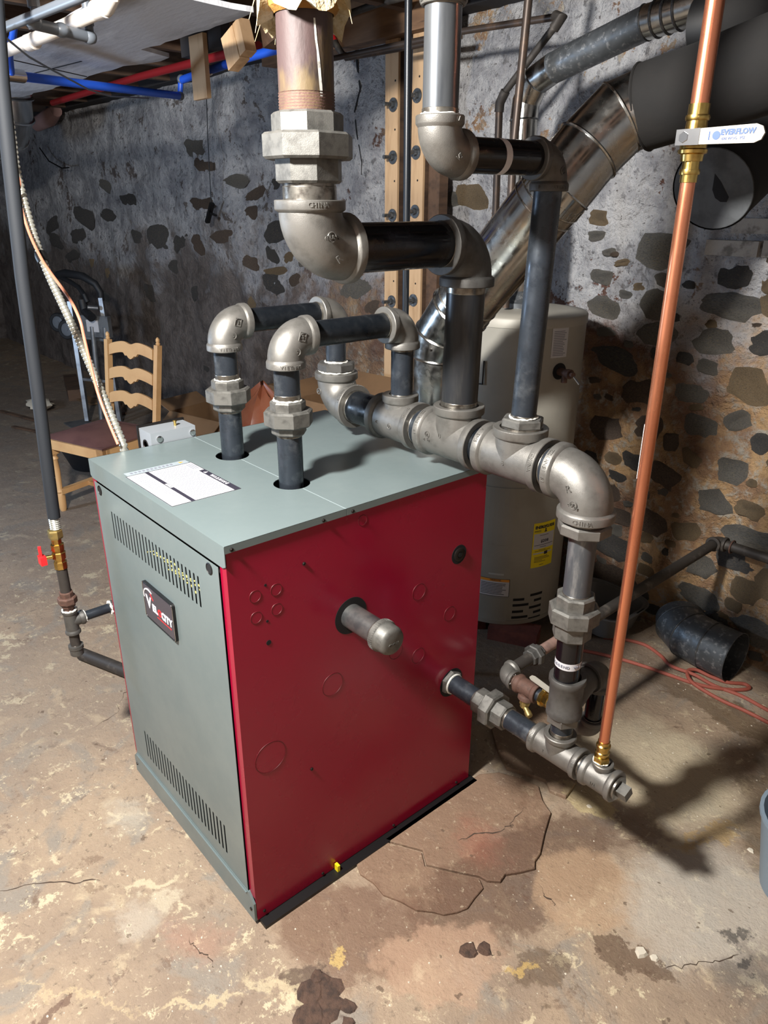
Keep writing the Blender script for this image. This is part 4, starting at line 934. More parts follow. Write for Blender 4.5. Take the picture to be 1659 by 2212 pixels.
# ------------------------------------------------------------------ smoke pipe and water heater
def bead(b, c, ax, R, r=.0035): b.torus(c, ax, R, r, 36, 6)
def build_smoke():
    y = 1.0
    P = thing('smoke_pipe', 'wide shiny galvanised smoke pipe slanting up behind the risers', 'duct', (-.1, y, 1.1))
    pts = [V(-.42, y, 1.075), V(-.42, y, 1.225), V(-.405, y, 1.295), V(-.345, y, 1.372), V(-.052, 1.03, 1.700), V(-.022, 1.09, 1.779), V(.023, 1.147, 1.852), V(.080, 1.192, 1.881)]
    R = .088
    names = ['bottom_collar', 'elbow_gore', 'elbow_gore', 'straight_length', 'elbow_gore', 'elbow_gore', 'end_collar']
    for i, nm in enumerate(names):
        b = MB(); a, c = pts[i], pts[i+1]
        b.section(pts, R, i).build(nm, galv, P)
    for i in (1, 2, 3, 4, 5, 6):
        s = MB(); d0 = (pts[i]-pts[i-1]).normalized(); d1 = (pts[i+1]-pts[i]).normalized(); bead(s, pts[i], d0+d1, R+.001, .0038); s.build('seam_bead', galv, P)
    for p, q in ((3, .05), (3, .12), (3, .86), (3, .92)):
        s = MB(); bead(s, pts[p]+(pts[p+1]-pts[p])*q, pts[p+1]-pts[p], R, .0025); s.build('seam_bead', galv, P)
    k = MB()
    d = (pts[4]-pts[3]).normalized(); m = frame(d)
    for i in range(44):
        q = 2*pi*i/44; w = m[0]*cos(q)+m[1]*sin(q); c = pts[3]+d*.42+w*R; k.bar(c-d*.012, c+d*.012, .005, .003, w)
    k.build('crimp', galv, P)
    for c, n in ((pts[3]+d*.045+V(.04, -.078, .0), V(.4, -.9, 0)), (pts[4]+d*.02+V(.03, -.083, -.01), V(.3, -.9, 0)), (V(-.38, y-.080, 1.26), V(.3, -1, 0))):
        MB().lathe(c, n, [(-.004, .0045), (.003, .0045), (.006, .003)], 8, True).build('screw', screwm, P)
    Q = thing('breeching_pipe', 'dull black stove pipe running right from the shiny smoke pipe', 'duct', (.5, y, 1.9))
    MB().sweep([V(.065, 1.182, 1.874), V(.19, 1.205, 1.902), V(.342, 1.205, 1.936), V(1.2, 1.205, 2.12)], .097, 40, False).build('pipe_length', blackflue, Q)
    b = MB(); bead(b, V(.065, 1.182, 1.874), V(.3, .06, .07), .096, .004); b.build('rolled_edge', blackflue, Q)
    b = MB().sweep([V(.06, 1.40, 2.075), V(.14, 1.40, 2.072)], .062, 32); b.sweep([V(.14, 1.40, 2.072), V(.9, 1.40, 2.10)], .054, 32)
    Q = thing('old_stove_pipe', 'black capped stove pipe under the ceiling in the top right corner', 'duct', (.4, 1.4, 2.0))
    MB().sweep([V(.06, 1.40, 2.065), V(.14, 1.40, 2.067)], .075, 32).build('end_cap', blackm, Q)
    MB().sweep([V(.12, 1.40, 2.067), V(.9, 1.40, 2.10)], .066, 32).build('pipe_length', blackflue, Q)
    # capped thimble in the wall
    a, e = V(.026, 1.66, 1.70), V(.0, 2.12, 1.90); d = (e-a).normalized()
    Q = thing('wall_thimble', 'capped round flue stub sticking out of the stone wall', 'duct', (.02, 1.9, 1.75))
    MB().sweep([a-d*.004, a+d*.004, a+d*.03, e+d*.12], [.121, .124, .122, .122], 36, False).build('stub', blackflue, Q)
    c = MB().lathe(a, -d, [(-.02, .119), (0, .119), (.002, .117)], 36).build('end_cover', thimble_m, Q)
    m = frame(-d); b = MB(); up = V(0, 0, 1); up = (up-d*up.dot(d)).normalized(); ux = up.cross(d) if up.cross(d).x > 0 else -up.cross(d)
    pl = [(-.004, .046), (.014, .022), (.036, -.022), (.03, -.036), (.012, -.036), (-.004, -.024), (-.012, .0)]
    b.prism(pl, a-d*.0022+ux*.012, ux, up, -.0008 if ux.cross(up).dot(-d) < 0 else .0008); b.build('torn_opening', slot_m, c)
build_smoke()
def cylpatch(b, C0, r, a0, a1, z0, z1, off, thick=.001, n=10):
    vs = []
    for rr in (r+off, r+off+thick):
        for i in range(n+1):
            q = radians(a0+(a1-a0)*i/n)
            for z in (z0, z1): vs.append((C0[0]+rr*cos(q), C0[1]+rr*sin(q), z))
    m = 2*(n+1); fs = []
    for i in range(n):
        fs += [[m+2*i, m+2*i+2, m+2*i+3, m+2*i+1], [2*i, 2*i+1, 2*i+3, 2*i+2], [2*i, 2*i+2, m+2*i+2, m+2*i], [2*i+1, m+2*i+1, m+2*i+3, 2*i+3]]
    fs += [[0, m, m+1, 1], [2*n, 2*n+1, m+2*n+1, m+2*n]]
    return b.add(vs, fs, False)
def cyltext(b, body, size, C0, r, a, z, step=None, bold=0):
    st = step or size*.62
    for i, ch in enumerate(body):
        q = radians(a)+(i-(len(body)-1)/2)*st/r
        if ch == ' ': continue
        add_text(b, ch, size, (C0[0]+r*cos(q), C0[1]+r*sin(q), z), (-sin(q), cos(q), 0), (0, 0, 1), .0002, bold)
def build_heater():
    C0 = (-.65, 1.65); r = .25; c = (C0[0], C0[1], 0)
    P = thing('water_heater', 'beige cylindrical water heater standing behind the boiler on red bricks', 'water heater', (C0[0], C0[1], .06))
    MB().lathe(c, (0, 0, 1), [(.066, r-.004), (.07, r), (1.262, r)], 56, True).build('jacket', tank_m, P)
    MB().lathe(c, (0, 0, 1), [(.060, r-.01), (.060, r+.002), (.078, r+.004)], 56, True).build('bottom_rim', tank_m, P)
    MB().lathe(c, (0, 0, 1), [(1.256, r+.003), (1.285, r+.003), (1.291, r-.002), (1.300, r*.7), (1.304, .02)], 56, True).build('top_cap', tank_top, P, ang=50)
    b = MB(); cylpatch(b, C0, r, -78, -34.8, .42, .66, .0005, .003); b.build('cover_plate', tank_m, P)
    b = MB(); cylpatch(b, C0, r, -78, -42.5, .07, .183, .0005, .002); b.build('access_door', tank_m, P)
    b = MB(); cylpatch(b, C0, r, -70, -42.0, .190, .268, .0004, .0006); w = b.build('warning_label', white_lbl, P, 'small white label with an orange heading')
    b = MB(); cylpatch(b, C0, r, -70, -42, .256, .268, .0011, .0003); b.build('label_heading', orange, w)
    b = MB(); cyltext(b, 'WARNING', .010, C0, r+.0015, -55, .262)
    for i in range(8): cylpatch(b, C0, r, -68.5, -44-random.uniform(0, 5), .248-i*.0068, .2455-i*.0068, .0011, .0002)
    for z0, z1 in ((.189, .1905), (.267, .2685)): cylpatch(b, C0, r, -70, -42, z0, z1, .0011, .0004)
    for a in (-70, -42.4): cylpatch(b, C0, r, a, a+.5, .19, .268, .0011, .0004, 2)
    b.build('label_print', ink, w)
    # energy label
    a0, a1 = -23.5, 1.5; b = MB(); cylpatch(b, C0, r, a0, a1, .313, .508, .0004, .0006); e = b.build('energy_label', yellow, P, 'tall yellow energy label')
    b = MB(); cylpatch(b, C0, r, a0+1, a1-.6, .395, .462, .0010, .0003); cylpatch(b, C0, r, a0+1.5, a1-2, .372, .378, .0010, .0003); b.build('label_panel', white_lbl, e)
    b = MB(); am = (a0+a1)/2; q = r+.0014
    cyltext(b, 'ENERGYGUIDE', .0165, C0, q, am, .489, .0088, .0008); cyltext(b, '$208', .017, C0, q, am+.5, .427, .0100, .0006)
    cylpatch(b, C0, r, a0+2, a1-1.5, .4105, .4125, .0014, .0002); cylpatch(b, C0, r, am+1, am+5, .366, .380, .0014, .0003)
    cylpatch(b, C0, r, am, am+1.4, .468, .482, .0014, .0002, 2); cylpatch(b, C0, r, am-.8, am+2.2, .466, .470, .0014, .0002, 2)
    for z, x0, x1 in ((.474, 1, 8), (.470, 1, 8), (.452, 7, 17), (.402, 8, 15), (.389, 7, 15), (.384, 3, 21), (.358, 3, 18), (.353, 3, 20), (.348, 3, 21), (.342, 3, 12), (.336, 3, 16), (.322, 9, 14)): cylpatch(b, C0, r, a0+x0, a0+x1, z, z+.0018, .0014, .0002)
    b.build('label_print', ink, e)
    b = MB(); cylpatch(b, C0, r, -22.5, -6.5, 1.152, 1.262-.006, .0004, .0006); w = b.build('paper_label', white_lbl, P, 'small white instruction label near the top')
    b = MB()
    for i in range(15): cylpatch(b, C0, r, -21, -8-random.uniform(0, 4), 1.246-i*.006, 1.2436-i*.006, .0010, .0002)
    b.build('label_print', ink_l, w)
    for (x0, x1, z) in ((-37.7, -26.8, .175), (-37.7, -22.0, .149), (-37.8, -27, .119), (-38, -22, .092), (-38, -27.5, .066), (-20.8, -7.2, .189), (-16.2, -7.6, .161), (-21, -7.4, .131), (-16, -7.2, .105), (-21, -7.1, .078)):
        b = MB(); cylpatch(b, C0, r, x0, x1, z-.0055, z+.0055, .0003, .0005); b.build('vent_slot', slot_m, P)
    q = radians(-12.5); d = V(cos(q), sin(q), 0); p = V(C0[0], C0[1], 1.102)+d*r
    MB().lathe(p, d, [(.0002, .030), (.001, .030)], 24).build('valve_opening', slot_m, P)
    v = MB().lathe(p, d, [(-.01, .014), (.045, .014), (.045, .017), (.06, .017), (.06, .010), (.075, .010)], 14, True); v.tube(p+d*.03, p+d*.03-V(0, 0, .035), .011, 14)
    v = v.build('relief_valve', rust, P); MB().bar(p+d*.068, p+d*.085+V(.02, 0, -.028), .006, .003).build('relief_lever', chrome, v)
    b = MB(); cylpatch(b, C0, r, -62, -48, .285, .293, .0004, .0006); b.build('small_sticker', M('clear_sticker', C(176, 176, 170), .4), P)
    b = MB(); q0 = radians(-78); pp = V(C0[0]+r*cos(q0), C0[1]+r*sin(q0), 0)
    b.sweep([pp+V(.002, -.004, 1.135), pp+V(.002, -.006, 1.05), pp+V(-.02, -.004, 1.048)], .003, 8); b.build('pilot_tube', blackm, P)
    Q = thing('heater_flue', 'thin galvanised flue pipe rising from the top of the water heater', 'duct', (C0[0], C0[1], 1.3))
    x, y = -.69, 1.65; P_ = [V(-.66, y, 1.30), V(-.695, y, 1.93), V(-.69, y, 1.985), V(-.655, y, 2.045), V(-.585, y, 2.075), V(-.255, y, 2.155), V(-.08, y, 2.175)]
    MB().lathe((-.66, y, 1.30), (0, 0, 1), [(0, .085), (.02, .085), (.06, .052)], 28).build('draft_hood', galvd, Q)
    R = .0475
    for i, (nm, mt) in enumerate((('riser_length', galv), ('elbow_gore', galv), ('elbow_gore', galv), ('elbow_gore', galv), ('slanted_length', galvd), ('end_length', galv))): MB().section(P_, R, i, 30).build(nm, mt, Q)
    def bd(p, d, rr, r_): s = MB(); bead(s, p, d, rr, r_); s.build('seam_bead', galvd, Q)
    for i in (1, 3, 5): bd(P_[i], P_[i+1]-P_[i-1], R, .003)
    for k in range(3): bd(P_[5]+(P_[6]-P_[5])*(.2+.2*k), P_[6]-P_[5], R, .004)
    bd(P_[0]+(P_[1]-P_[0])*.86, V(0, 0, 1), R, .002)
    for i, (x, y, rz, lab) in enumerate(((-.435, 1.50, -18, 'red brick under the front right edge of the water heater'), (-.66, 1.42, 4, 'red brick under the water heater, behind the red cabinet side'), (-.74, 1.84, 70, 'red brick at the back under the water heater'))):
        m = Matrix.Rotation(radians(rz+45), 4, 'Z'); m.translation = V(x, y, 0); b = MB().box((-.1, -.048, 0), (.1, .048, .0585), m)
        single('red_brick', b, brickm, lab, 'brick', (x, y, 0))
build_heater()

# ------------------------------------------------------------------ pipes and posts along the back wall
def build_wallstuff():
    P = thing('water_pipe', 'thin brown pipe that climbs the wall, slants up and turns left under the joists', 'pipe', (-.84, 1.70, 1.305))
    MB().sweep([V(-.832, 1.70, 1.305), V(-.855, 1.70, 1.99)], .0135, 14).build('upright', brownp, P)
    MB().sweep([V(-.855, 1.70, 1.97), V(-.853, 1.70, 2.0), V(-.83, 1.70, 2.035)], .017, 14).build('elbow', oldpipe, P)
    MB().sweep([V(-.835, 1.70, 2.03), V(-.62, 1.70, 2.215)], .0125, 14).build('slant', oldpipe, P)
    MB().sweep([V(-.635, 1.70, 2.20), V(-.605, 1.70, 2.228), V(-.64, 1.71, 2.236)], .018, 14).build('elbow', oldpipe, P)
    MB().sweep([V(-.62, 1.705, 2.232), V(-1.05, 1.71, 2.252), V(-1.9, 1.72, 2.262)], .0115, 14).build('horizontal_run', brownp, P)
    b = MB().sweep([V(-.62, 1.53, 1.31), V(-.632, 1.53, 1.83), V(-.605, 1.53, 2.35)], .0135, 14); single('heater_water_pipe', b, brownp, 'thin upright brown pipe in front of the water heater flue', 'pipe', (-.62, 1.53, 1.31))
    P = thing('conduit_pipe', 'dark pipe with a red end crossing the two bolted posts', 'pipe', (-1.7, 1.86, 2.3))
    MB().sweep([V(-2.0, 1.89, 2.296), V(-1.5, 1.89, 2.285), V(-1.25, 1.89, 2.285)], .013, 12).build('pipe_run', brownp, P)
    MB().sweep([V(-1.96, 1.89, 2.296), V(-2.02, 1.89, 2.31), V(-2.06, 1.88, 2.355), V(-2.08, 1.87, 2.39)], .015, 12).build('elbow', oldpipe, P)
    MB().sweep([V(-2.07, 1.875, 2.37), V(-2.115, 1.86, 2.45)], .017, 12).build('red_end', redp, P)
    b = MB().sweep([V(-2.4, 1.75, 2.40), V(-1.6, 1.75, 2.43), V(-.9, 1.75, 2.415)], .014, 12); single('ceiling_pipe', b, oldpipe, 'grey pipe running along the wooden beam above the posts', 'pipe', (-1.6, 1.75, 2.42))
    b = MB().sweep([V(-.575, 1.0, .02), V(-.583, 1.0, 1.45), V(-.592, 1.0, 2.42)], .0105, 14); single('black_pipe', b, M('thin_black_pipe', C(26, 30, 36), .35, .2), 'thin straight black pipe running from floor to ceiling behind the boiler', 'pipe', (-.58, 1.0, 0))
    yw = 1.95
    for nm, x0, x1, zz, lab in (('post', -1.782, -1.692, (2.083, 1.863, 1.607, 1.2), 'left bolted wooden post against the stone wall'), ('post', -1.597, -1.515, (2.106, 1.877, 1.626, 1.22), 'right bolted wooden post against the stone wall')):
        P = thing('wooden_post', lab, 'post', ((x0+x1)/2, yw, 0), 'bolted posts against the wall')
        MB().box((x0, yw, 0), (x1, yw+.012, 2.345)).build('timber', wood, P); MB().box((x0+.001, yw+.012, 0), (x1-.001, yw+.085, 2.345)).build('backing_timber', wood_d, P, 'dark timber behind the pale face board')  # rear of each post is darker than its thin face board
        xc = x0+.058 if x0 < -1.7 else x0+.034
        for z in zz:
            b = MB().lathe((xc, yw, z), (0, -1, 0), [(0, .030), (.004, .030)], 20); o = b.build('washer', galvd, P)
            octo(o, (xc, yw-.003, z), (0, -1, 0), 0, .016, .0155, 'nut', galvd, 6)
            MB().lathe((xc, yw-.015, z), (0, -1, 0), [(0, .009), (.045, .009)], 10).build('bolt_end', galvd, o)
        for z in (2.18, 1.98, 1.76, 1.5, 1.3): MB().lathe((xc+.012, yw+.0005, z), (0, -1, 0), [(0, .005), (.0008, .005)], 8).build('nail_hole', slot_m, P)
    b = MB().box((-1.508, yw+.03, 0), (-1.435, yw+.085, 2.345)); single('wooden_board', b, wood_d, 'wooden board standing beside the right bolted post', 'post', (-1.47, yw, 0))
    b = MB().box((-2.75, yw-.05, 2.346), (-1.36, yw+.04, 2.58)); single('wooden_beam', b, beam_m, 'horizontal wooden beam resting on the two bolted posts', 'beam', (-1.9, yw, 2.346))
build_wallstuff()

# ------------------------------------------------------------------ ceiling things at the upper left
WIRE_TOP = [(-.998, .044, 2.031), (-1.267, .191, 2.03), (-1.443, .298, 2.035), (-1.783, .548, 2.03), (-2.032, .734, 2.045), (-2.425, 1.073, 2.10)]
def build_upper_left():
    b = MB(); random.seed(5); pts = [(-.91, .70), (-1.2, .715), (-1.64, .70), (-1.70, .83), (-1.80, .85), (-2.0, .78), (-2.33, .78), (-2.7, .79), (-3.22, .76), (-3.5, .60), (-3.5, .36), (-2.2, .36), (-.90, .34), (-.905, .5)]
    fine = []
    for i, p in enumerate(pts):
        q = pts[(i+1) % len(pts)]; n = max(1, int(V(q[0]-p[0], q[1]-p[1], 0).length/.06))
        for k in range(n): t = k/n; j = .008 if p[1] > .2 else 0; fine.append((p[0]*(1-t)+q[0]*t+random.uniform(-j, j), p[1]*(1-t)+q[1]*t+random.uniform(-j, j)))
    b.prism(fine, (0, 0, 2.15), (1, 0, 0), (0, 1, 0), .014)
    P = thing('ceiling_board', 'large pale plaster board with a broken edge hung below the joists', 'board', (-2.1, .2, 2.15)); b.build('sheet', board_m, P)
    s = MB(); s.bar((-2.35, .77, 2.149), (-2.12, .37, 2.149), .006, .002); s.bar((-3.1, .5, 2.149), (-2.0, .62, 2.149), .006, .002); s.build('board_joint', slot_m, P)
    for x in (-3.2, -1.3): MB().box((x, .37, 2.164), (x+.05, .6, 2.43)).build('furring', wood_d, P)
    P = thing('blue_water_line', 'bright blue plastic water pipe with a jog, running under the joists at left', 'pipe', (-2.2, 1.0, 2.1))
    A = [V(-1.852, .293, 2.06), V(-1.861, .325, 2.06), V(-2.345, 1.19, 2.112)]
    MB().sweep([V(-1.80, .10, 2.058)]+A, .0155, 14).build('run', bluepex, P)
    MB().sweep([V(-2.345, 1.19, 2.107), V(-2.34, 1.2, 2.182)], .012, 12).build('jog', bluepex, P)
    MB().sweep([V(-2.345, 1.2, 2.175), V(-1.83, 1.2, 2.194), V(-1.25, 1.2, 2.20)], .0165, 14).build('run', bluepex, P)
    for p in ((-2.345, 1.19, 2.112), (-2.335, 1.2, 2.178)): MB().ball(p, .020).build('fitting', abs_m, P)
    d = (A[2]-A[1]).normalized(); MB().sweep([A[1]-d*.04, A[1]+d*.04], .021, 14).build('fitting', chrome, P)
    MB().sweep([V(-1.80, .30, 2.06), V(-1.70, .272, 2.09), V(-1.63, .258, 2.115), V(-1.565, .25, 2.124), V(-1.50, .24, 2.15)], .011, 12).build('branch', bluepex, P)
    P = thing('wood_cleat', 'short upright wooden slat holding the blue pipe', 'wood', (-1.98, 1.13, 2.06))
    MB().box((-2.085, 1.12, 2.066), (-1.965, 1.14, 2.30)).build('slat', wood, P)
    MB().box((-2.2, 1.14, 2.24), (-1.85, 1.18, 2.42)).build('nailer', sill_m, P); MB().torus((-2.05, 1.185, 2.185), (1, 0, 0), .020, .004, 20, 6).build('pipe_clip', pvc, P)
    m = Matrix.Rotation(radians(-20), 4, 'Y'); m.translation = V(-1.325, .9, 2.235)
    b = MB().box((-.095, -.02, -.135), (-.012, .02, -.03), m); b.box((-.010, -.018, -.13), (.03, .025, -.028), m); single('wood_block', b, wood, 'tilted wooden block hanging under the joist left of the insulated riser', 'wood', (-1.32, .9, 2.24))
    m2 = Matrix.Rotation(radians(-14), 4, 'Y'); m2.translation = V(-1.28, .94, 2.2); b = MB().box((-.03, .04, -.05), (.25, .09, .3), m2); single('joist_offcut', b, wood_d, 'dark timber offcut behind the tilted wooden block', 'wood', (-1.2, .96, 2.2))
    b = MB().sweep([V(-5.2, 1.6, 2.352), V(-3.65, 1.6, 2.362), V(-2.3, 1.6, 2.35)], .021, 12); single('red_water_line', b, redpex, 'red plastic water pipe under the joists behind the blue one', 'pipe', (-3.6, 1.6, 2.35))
    P = thing('waste_pipe', 'white plastic pipe under the board in the top left corner', 'pipe', (-1.2, .235, 2.08))
    MB().sweep([V(-2.2, .225, 2.10), V(-1.232, .235, 2.083), V(-.80, .235, 2.08), V(-.765, .235, 2.095), V(-.75, .235, 2.13), V(-.75, .235, 2.42)], .0175, 20).build('pipe_run', pvc, P)
    for x in (-1.36, -.84): MB().sweep([V(x-.025, .234, 2.083), V(x+.025, .235, 2.082)], .0215, 20).build('coupling', pvc, P)
    P = thing('drain_pipes', 'cluster of grey plastic pipes with two drops in the top left corner', 'pipe', (-.95, .15, 2.05))
    MB().sweep([V(-1.25, .06, 2.055), V(-.62, .10, 2.05), V(-.3, .11, 2.05)], .011, 16).build('pipe_run', abs_m, P)
    MB().sweep([V(-.935, .095, 2.05), V(-1.006, .275, 2.05)], .0135, 16).build('branch', abs_m, P)
    for c in ((-.92, .10, 2.05), (-1.0, .262, 2.05), (-.965, .18, 2.05)): MB().ball(c, .0175, (1.1, 1.1, .95)).build('fitting', abs_m, P)
    MB().sweep([V(-1.0, .265, 2.05), V(-.995, .262, 2.15), V(-.99, .26, 2.42)], .0105, 16).build('drop', abs_m, P)
    MB().sweep([V(-.90, .10, 2.05), V(-.90, .10, 2.42)], .0095, 16).build('drop', abs_m, P)
    for c0, c1 in ((V(-.9, .1, 2.075), V(-.9, .1, 2.115)), (V(-1.0, .264, 2.075), V(-.999, .263, 2.11))): MB().sweep([c0, c1], .014, 16).build('coupling', abs_m, P)
    b = MB(); b.bar((-1.16, .085, 2.40), (-1.13, .085, 2.06), .028, .0018, (0, 1, 0)); 
    for i in range(9): b.lathe((-1.155+.0025*i*1.1, .083, 2.34-.028*i), (0, -1, 0), [(0, .004), (.001, .004)], 8)
    single('hanger_strap', b, galvd, 'perforated steel strap holding the grey plastic pipes', 'strap', (-1.14, .085, 2.06))
    P = thing('flex_duct', 'bent shiny foil duct hanging under the joists at the left edge', 'duct', (-4.85, 1.2, 2.2))
    pts = [V(-4.80, 1.2, 2.45), V(-4.82, 1.2, 2.33), V(-4.86, 1.2, 2.22), V(-4.95, 1.18, 2.12), V(-5.1, 1.15, 2.08), V(-5.4, 1.1, 2.06)]
    MB().sweep(pts, [.13, .125, .13, .135, .135, .135], 18).build('foil_tube', foil, P)
    for i in range(1, 5):
        s = MB(); bead(s, pts[i], pts[i+1]-pts[i-1], .132, .010); s.build('foil_rib', foil, P)
    b = MB().sweep([V(-6.7, 1.95, 2.33), V(-6.35, 1.95, 2.36), V(-6.15, 1.95, 2.40)], [.06, .07, .05], 12); single('foam_bundle', b, pinkp, 'pale pink foam stub under the joists at the far left', 'insulation', (-6.4, 1.95, 2.3))
    b = MB().sweep([V(*q) for q in WIRE_TOP], .003, 6); single('loose_wire', b, abs_m, 'loose thin wire sagging across the blue pipe', 'wire', WIRE_TOP[2])
    P = thing('hanging_string', 'string with a dark hook hanging in front of the whitewashed wall', 'string', (-3.62, 1.98, 1.6))
    MB().sweep([V(-3.52, 1.98, 2.42), V(-3.56, 1.98, 2.05), V(-3.585, 1.98, 1.65)], .003, 6).build('string', blackm, P)
    b = MB().bar((-3.66, 1.98, 1.54), (-3.57, 1.98, 1.66), .03, .02); b.bar((-3.61, 1.98, 1.60), (-3.53, 1.98, 1.585), .014, .012); b.build('hook', blackm, P)
    b = MB().sweep([V(-6.8, 1.97, 2.14), V(-6.6, 1.97, 2.02), V(-6.28, 1.97, 1.95), V(-6.1, 1.97, 1.95)], .006, 6); single('wall_wire', b, blackm, 'short dark wire looped on the far left of the wall', 'wire', (-6.5, 1.97, 2.0))
build_upper_left()

# ------------------------------------------------------------------ gas line and cables at the left
def build_gas():
    x, y = -.78, -.098
    P = thing('gas_line', 'gas drop with black sleeve, red handled brass valve and iron tee left of the boiler', 'pipe', (x, y, .43))
    pts = [V(x, -.093, .872), V(x, -.085, 1.05), V(x, -.075, 1.25), V(x, -.065, 1.49), V(x, -.048, 1.74), V(x, -.036, 1.90), V(x, -.01, 2.15), V(x, .03, 2.41)]
    MB().sweep(pts, [.0160, .0162, .0164, .0166, .0168, .017, .017, .017], 20).build('black_sleeve', sleeve, P)
    MB().lathe((x, y+.004, 0), (0, 0, 1), [q for i in range(8) for q in ((.838+.0055*i, .0115), (.8405+.0055*i, .0142))], 18, True).build('corrugated_tube', bxm, P, ang=80)
    octo(P, (x, y, 0), (0, 0, 1), .812, .838, .0195, 'flare_nut', brass_old, 6)
    v = MB().lathe((x, y, 0), (0, 0, 1), [(.722, .0175), (.742, .0175), (.744, .0145), (.750, .0145), (.752, .018), (.770, .0185), (.772, .016), (.776, .016), (.778, .0175), (.795, .0175), (.797, .0135), (.814, .0135)], 8, False).build('valve_body', brass, P)
    MB().tube((x, y, .760), (x-.01, y-.045, .760), .006, 12).build('valve_stem', brass, v)
    h = MB(); h.prism([(-.010, -.014), (.010, -.014), (.012, .006), (.010, .034), (-.008, .036), (-.012, .006)], (x-.009, y-.040, .760), (.25, -.1, 0), (0, 0, 1), .008)
    h.box((-.013, -.05, -.012), (.013, -.034, .012), Matrix.Translation(V(x-.009, y, .755))); h.build('handle', redp, v, 'red lever handle')
    pipe(P, (x, y, .728), (x, y, .632), .0145, oldpipe, th0=0, th1=.008)
    union(P, (x, y, 0), (0, 0, 1), (.598, .610, .632, .648), (.019, .0265), rust)
    MB().tube((x, y, .60), (x, y, .585), .014, 16).build('nipple', rust, P)
    tee(P, (x, y, .552), (0, 0, 1), .040, .036, (0, 1, 0), .036, .0185, .0215, .009, .0145, mat=castd)
    dope_ring(P, (x, y, .589), (0, 0, 1), .0185, .003)
    dope_ring(P, (x, y+.038, .552), (0, 1, 0), .0165, .0025)
    pipe(P, (x, y+.032, .552), (x, .02, .552), .0140, greyp, th0=.006, th1=.01)
    dope_ring(P, (x, .016, .552), (0, 1, 0), .018, .004)
    elbow(P, (x, .048, .552), (0, -1, 0), (1, 0, 0), .032, .0185, .0215, .009, .0145, castd)
    MB().tube((x+.025, .048, .552), (-.69, .048, .552), .014, 16).build('nipple', greyp, P)
    pipe(P, (x, y, .518), (x, y, .468), .0140, oldpipe, th0=.006, th1=.006, name='drip_leg')
    MB().lathe((x, y, 0), (0, 0, 1), [(.438, .015), (.442, .019), (.462, .0195), (.462, .0215), (.472, .0215), (.472, .015)], 12, True).build('drip_cap', castd, P)
    b = MB().sweep([V(-1.44, .09, .024), V(-1.2, .18, .024), V(-.95, .28, .024)], .024, 14); single('floor_pipe', b, oldpipe, 'dark pipe lying on the floor left of the boiler', 'pipe', (-1.2, .18, 0))
    # armoured cable
    P = thing('armoured_cable', 'white ribbed armoured cable hanging from upper left to the boiler lid', 'cable', (-.73, .1, 1.0))
    def spline(ps, n):
        out = []
        for i in range(len(ps)-1):
            a = ps[max(i-1, 0)]; b_ = ps[i]; c = ps[i+1]; d = ps[min(i+2, len(ps)-1)]
            for k in range(n): t = k/n; out.append(.5*((2*b_)+(c-a)*t+(2*a-5*b_+4*c-d)*t*t+(3*b_-a-3*c+d)*t**3))
        return out+[ps[-1]]
    ps = CABLE; raw = spline(ps, 40); pts = [raw[0]]; acc = 0
    for i in range(1, len(raw)):
        seg = (raw[i]-raw[i-1]).length
        while acc+seg >= .0042:
            t = (.0042-acc)/seg; q = raw[i-1].lerp(raw[i], t); pts.append(q); raw[i-1] = q; seg = (raw[i]-q).length; acc = 0
        acc += seg
    rr = [(.0118, .0118, .0080)[i % 3] for i in range(len(pts))]
    MB().sweep(pts, rr, 10).build('ribbed_jacket', bxm, P, ang=80)
    b = MB().sweep(spline(WIRE, 14), .0042, 8); single('thermostat_wire', b, lowv, 'thin tan cable running along the white armoured cable', 'cable', (-1.2, .1, 1.4))
    p = ps[3]; d = (ps[4]-ps[2]).normalized(); b = MB().sweep([p-d*.014, p-d*.005, p+d*.006, p+d*.016], [.016, .018, .0175, .0155], 12); single('tape_wrap', b, blackm, 'black tape binding the two hanging cables together', 'tape', p)
CABLE_PTS = [(-1.271, 0.105, 1.947), (-1.256, 0.105, 1.720), (-1.167, 0.105, 1.510), (-0.974, 0.105, 1.315), (-0.830, 0.105, 1.159), (-0.744, 0.105, 1.057), (-0.735, 0.105, 1.030)]
WIRE_PTS = [(-1.218, 0.085, 1.935), (-1.232, 0.085, 1.784), (-1.185, 0.085, 1.710), (-1.217, 0.085, 1.671), (-1.179, 0.085, 1.580), (-1.110, 0.085, 1.513), (-1.044, 0.085, 1.475), (-0.925, 0.085, 1.417), (-0.870, 0.085, 1.368), (-0.857, 0.085, 1.321), (-0.839, 0.085, 1.250), (-0.814, 0.085, 1.178), (-0.772, 0.085, 1.116), (-0.720, 0.085, 1.056)]
CABLE = [V(-1.62, .11, 2.41)]+[V(*a) for a in CABLE_PTS]
WIRE = [V(*a) for a in WIRE_PTS]
build_gas()

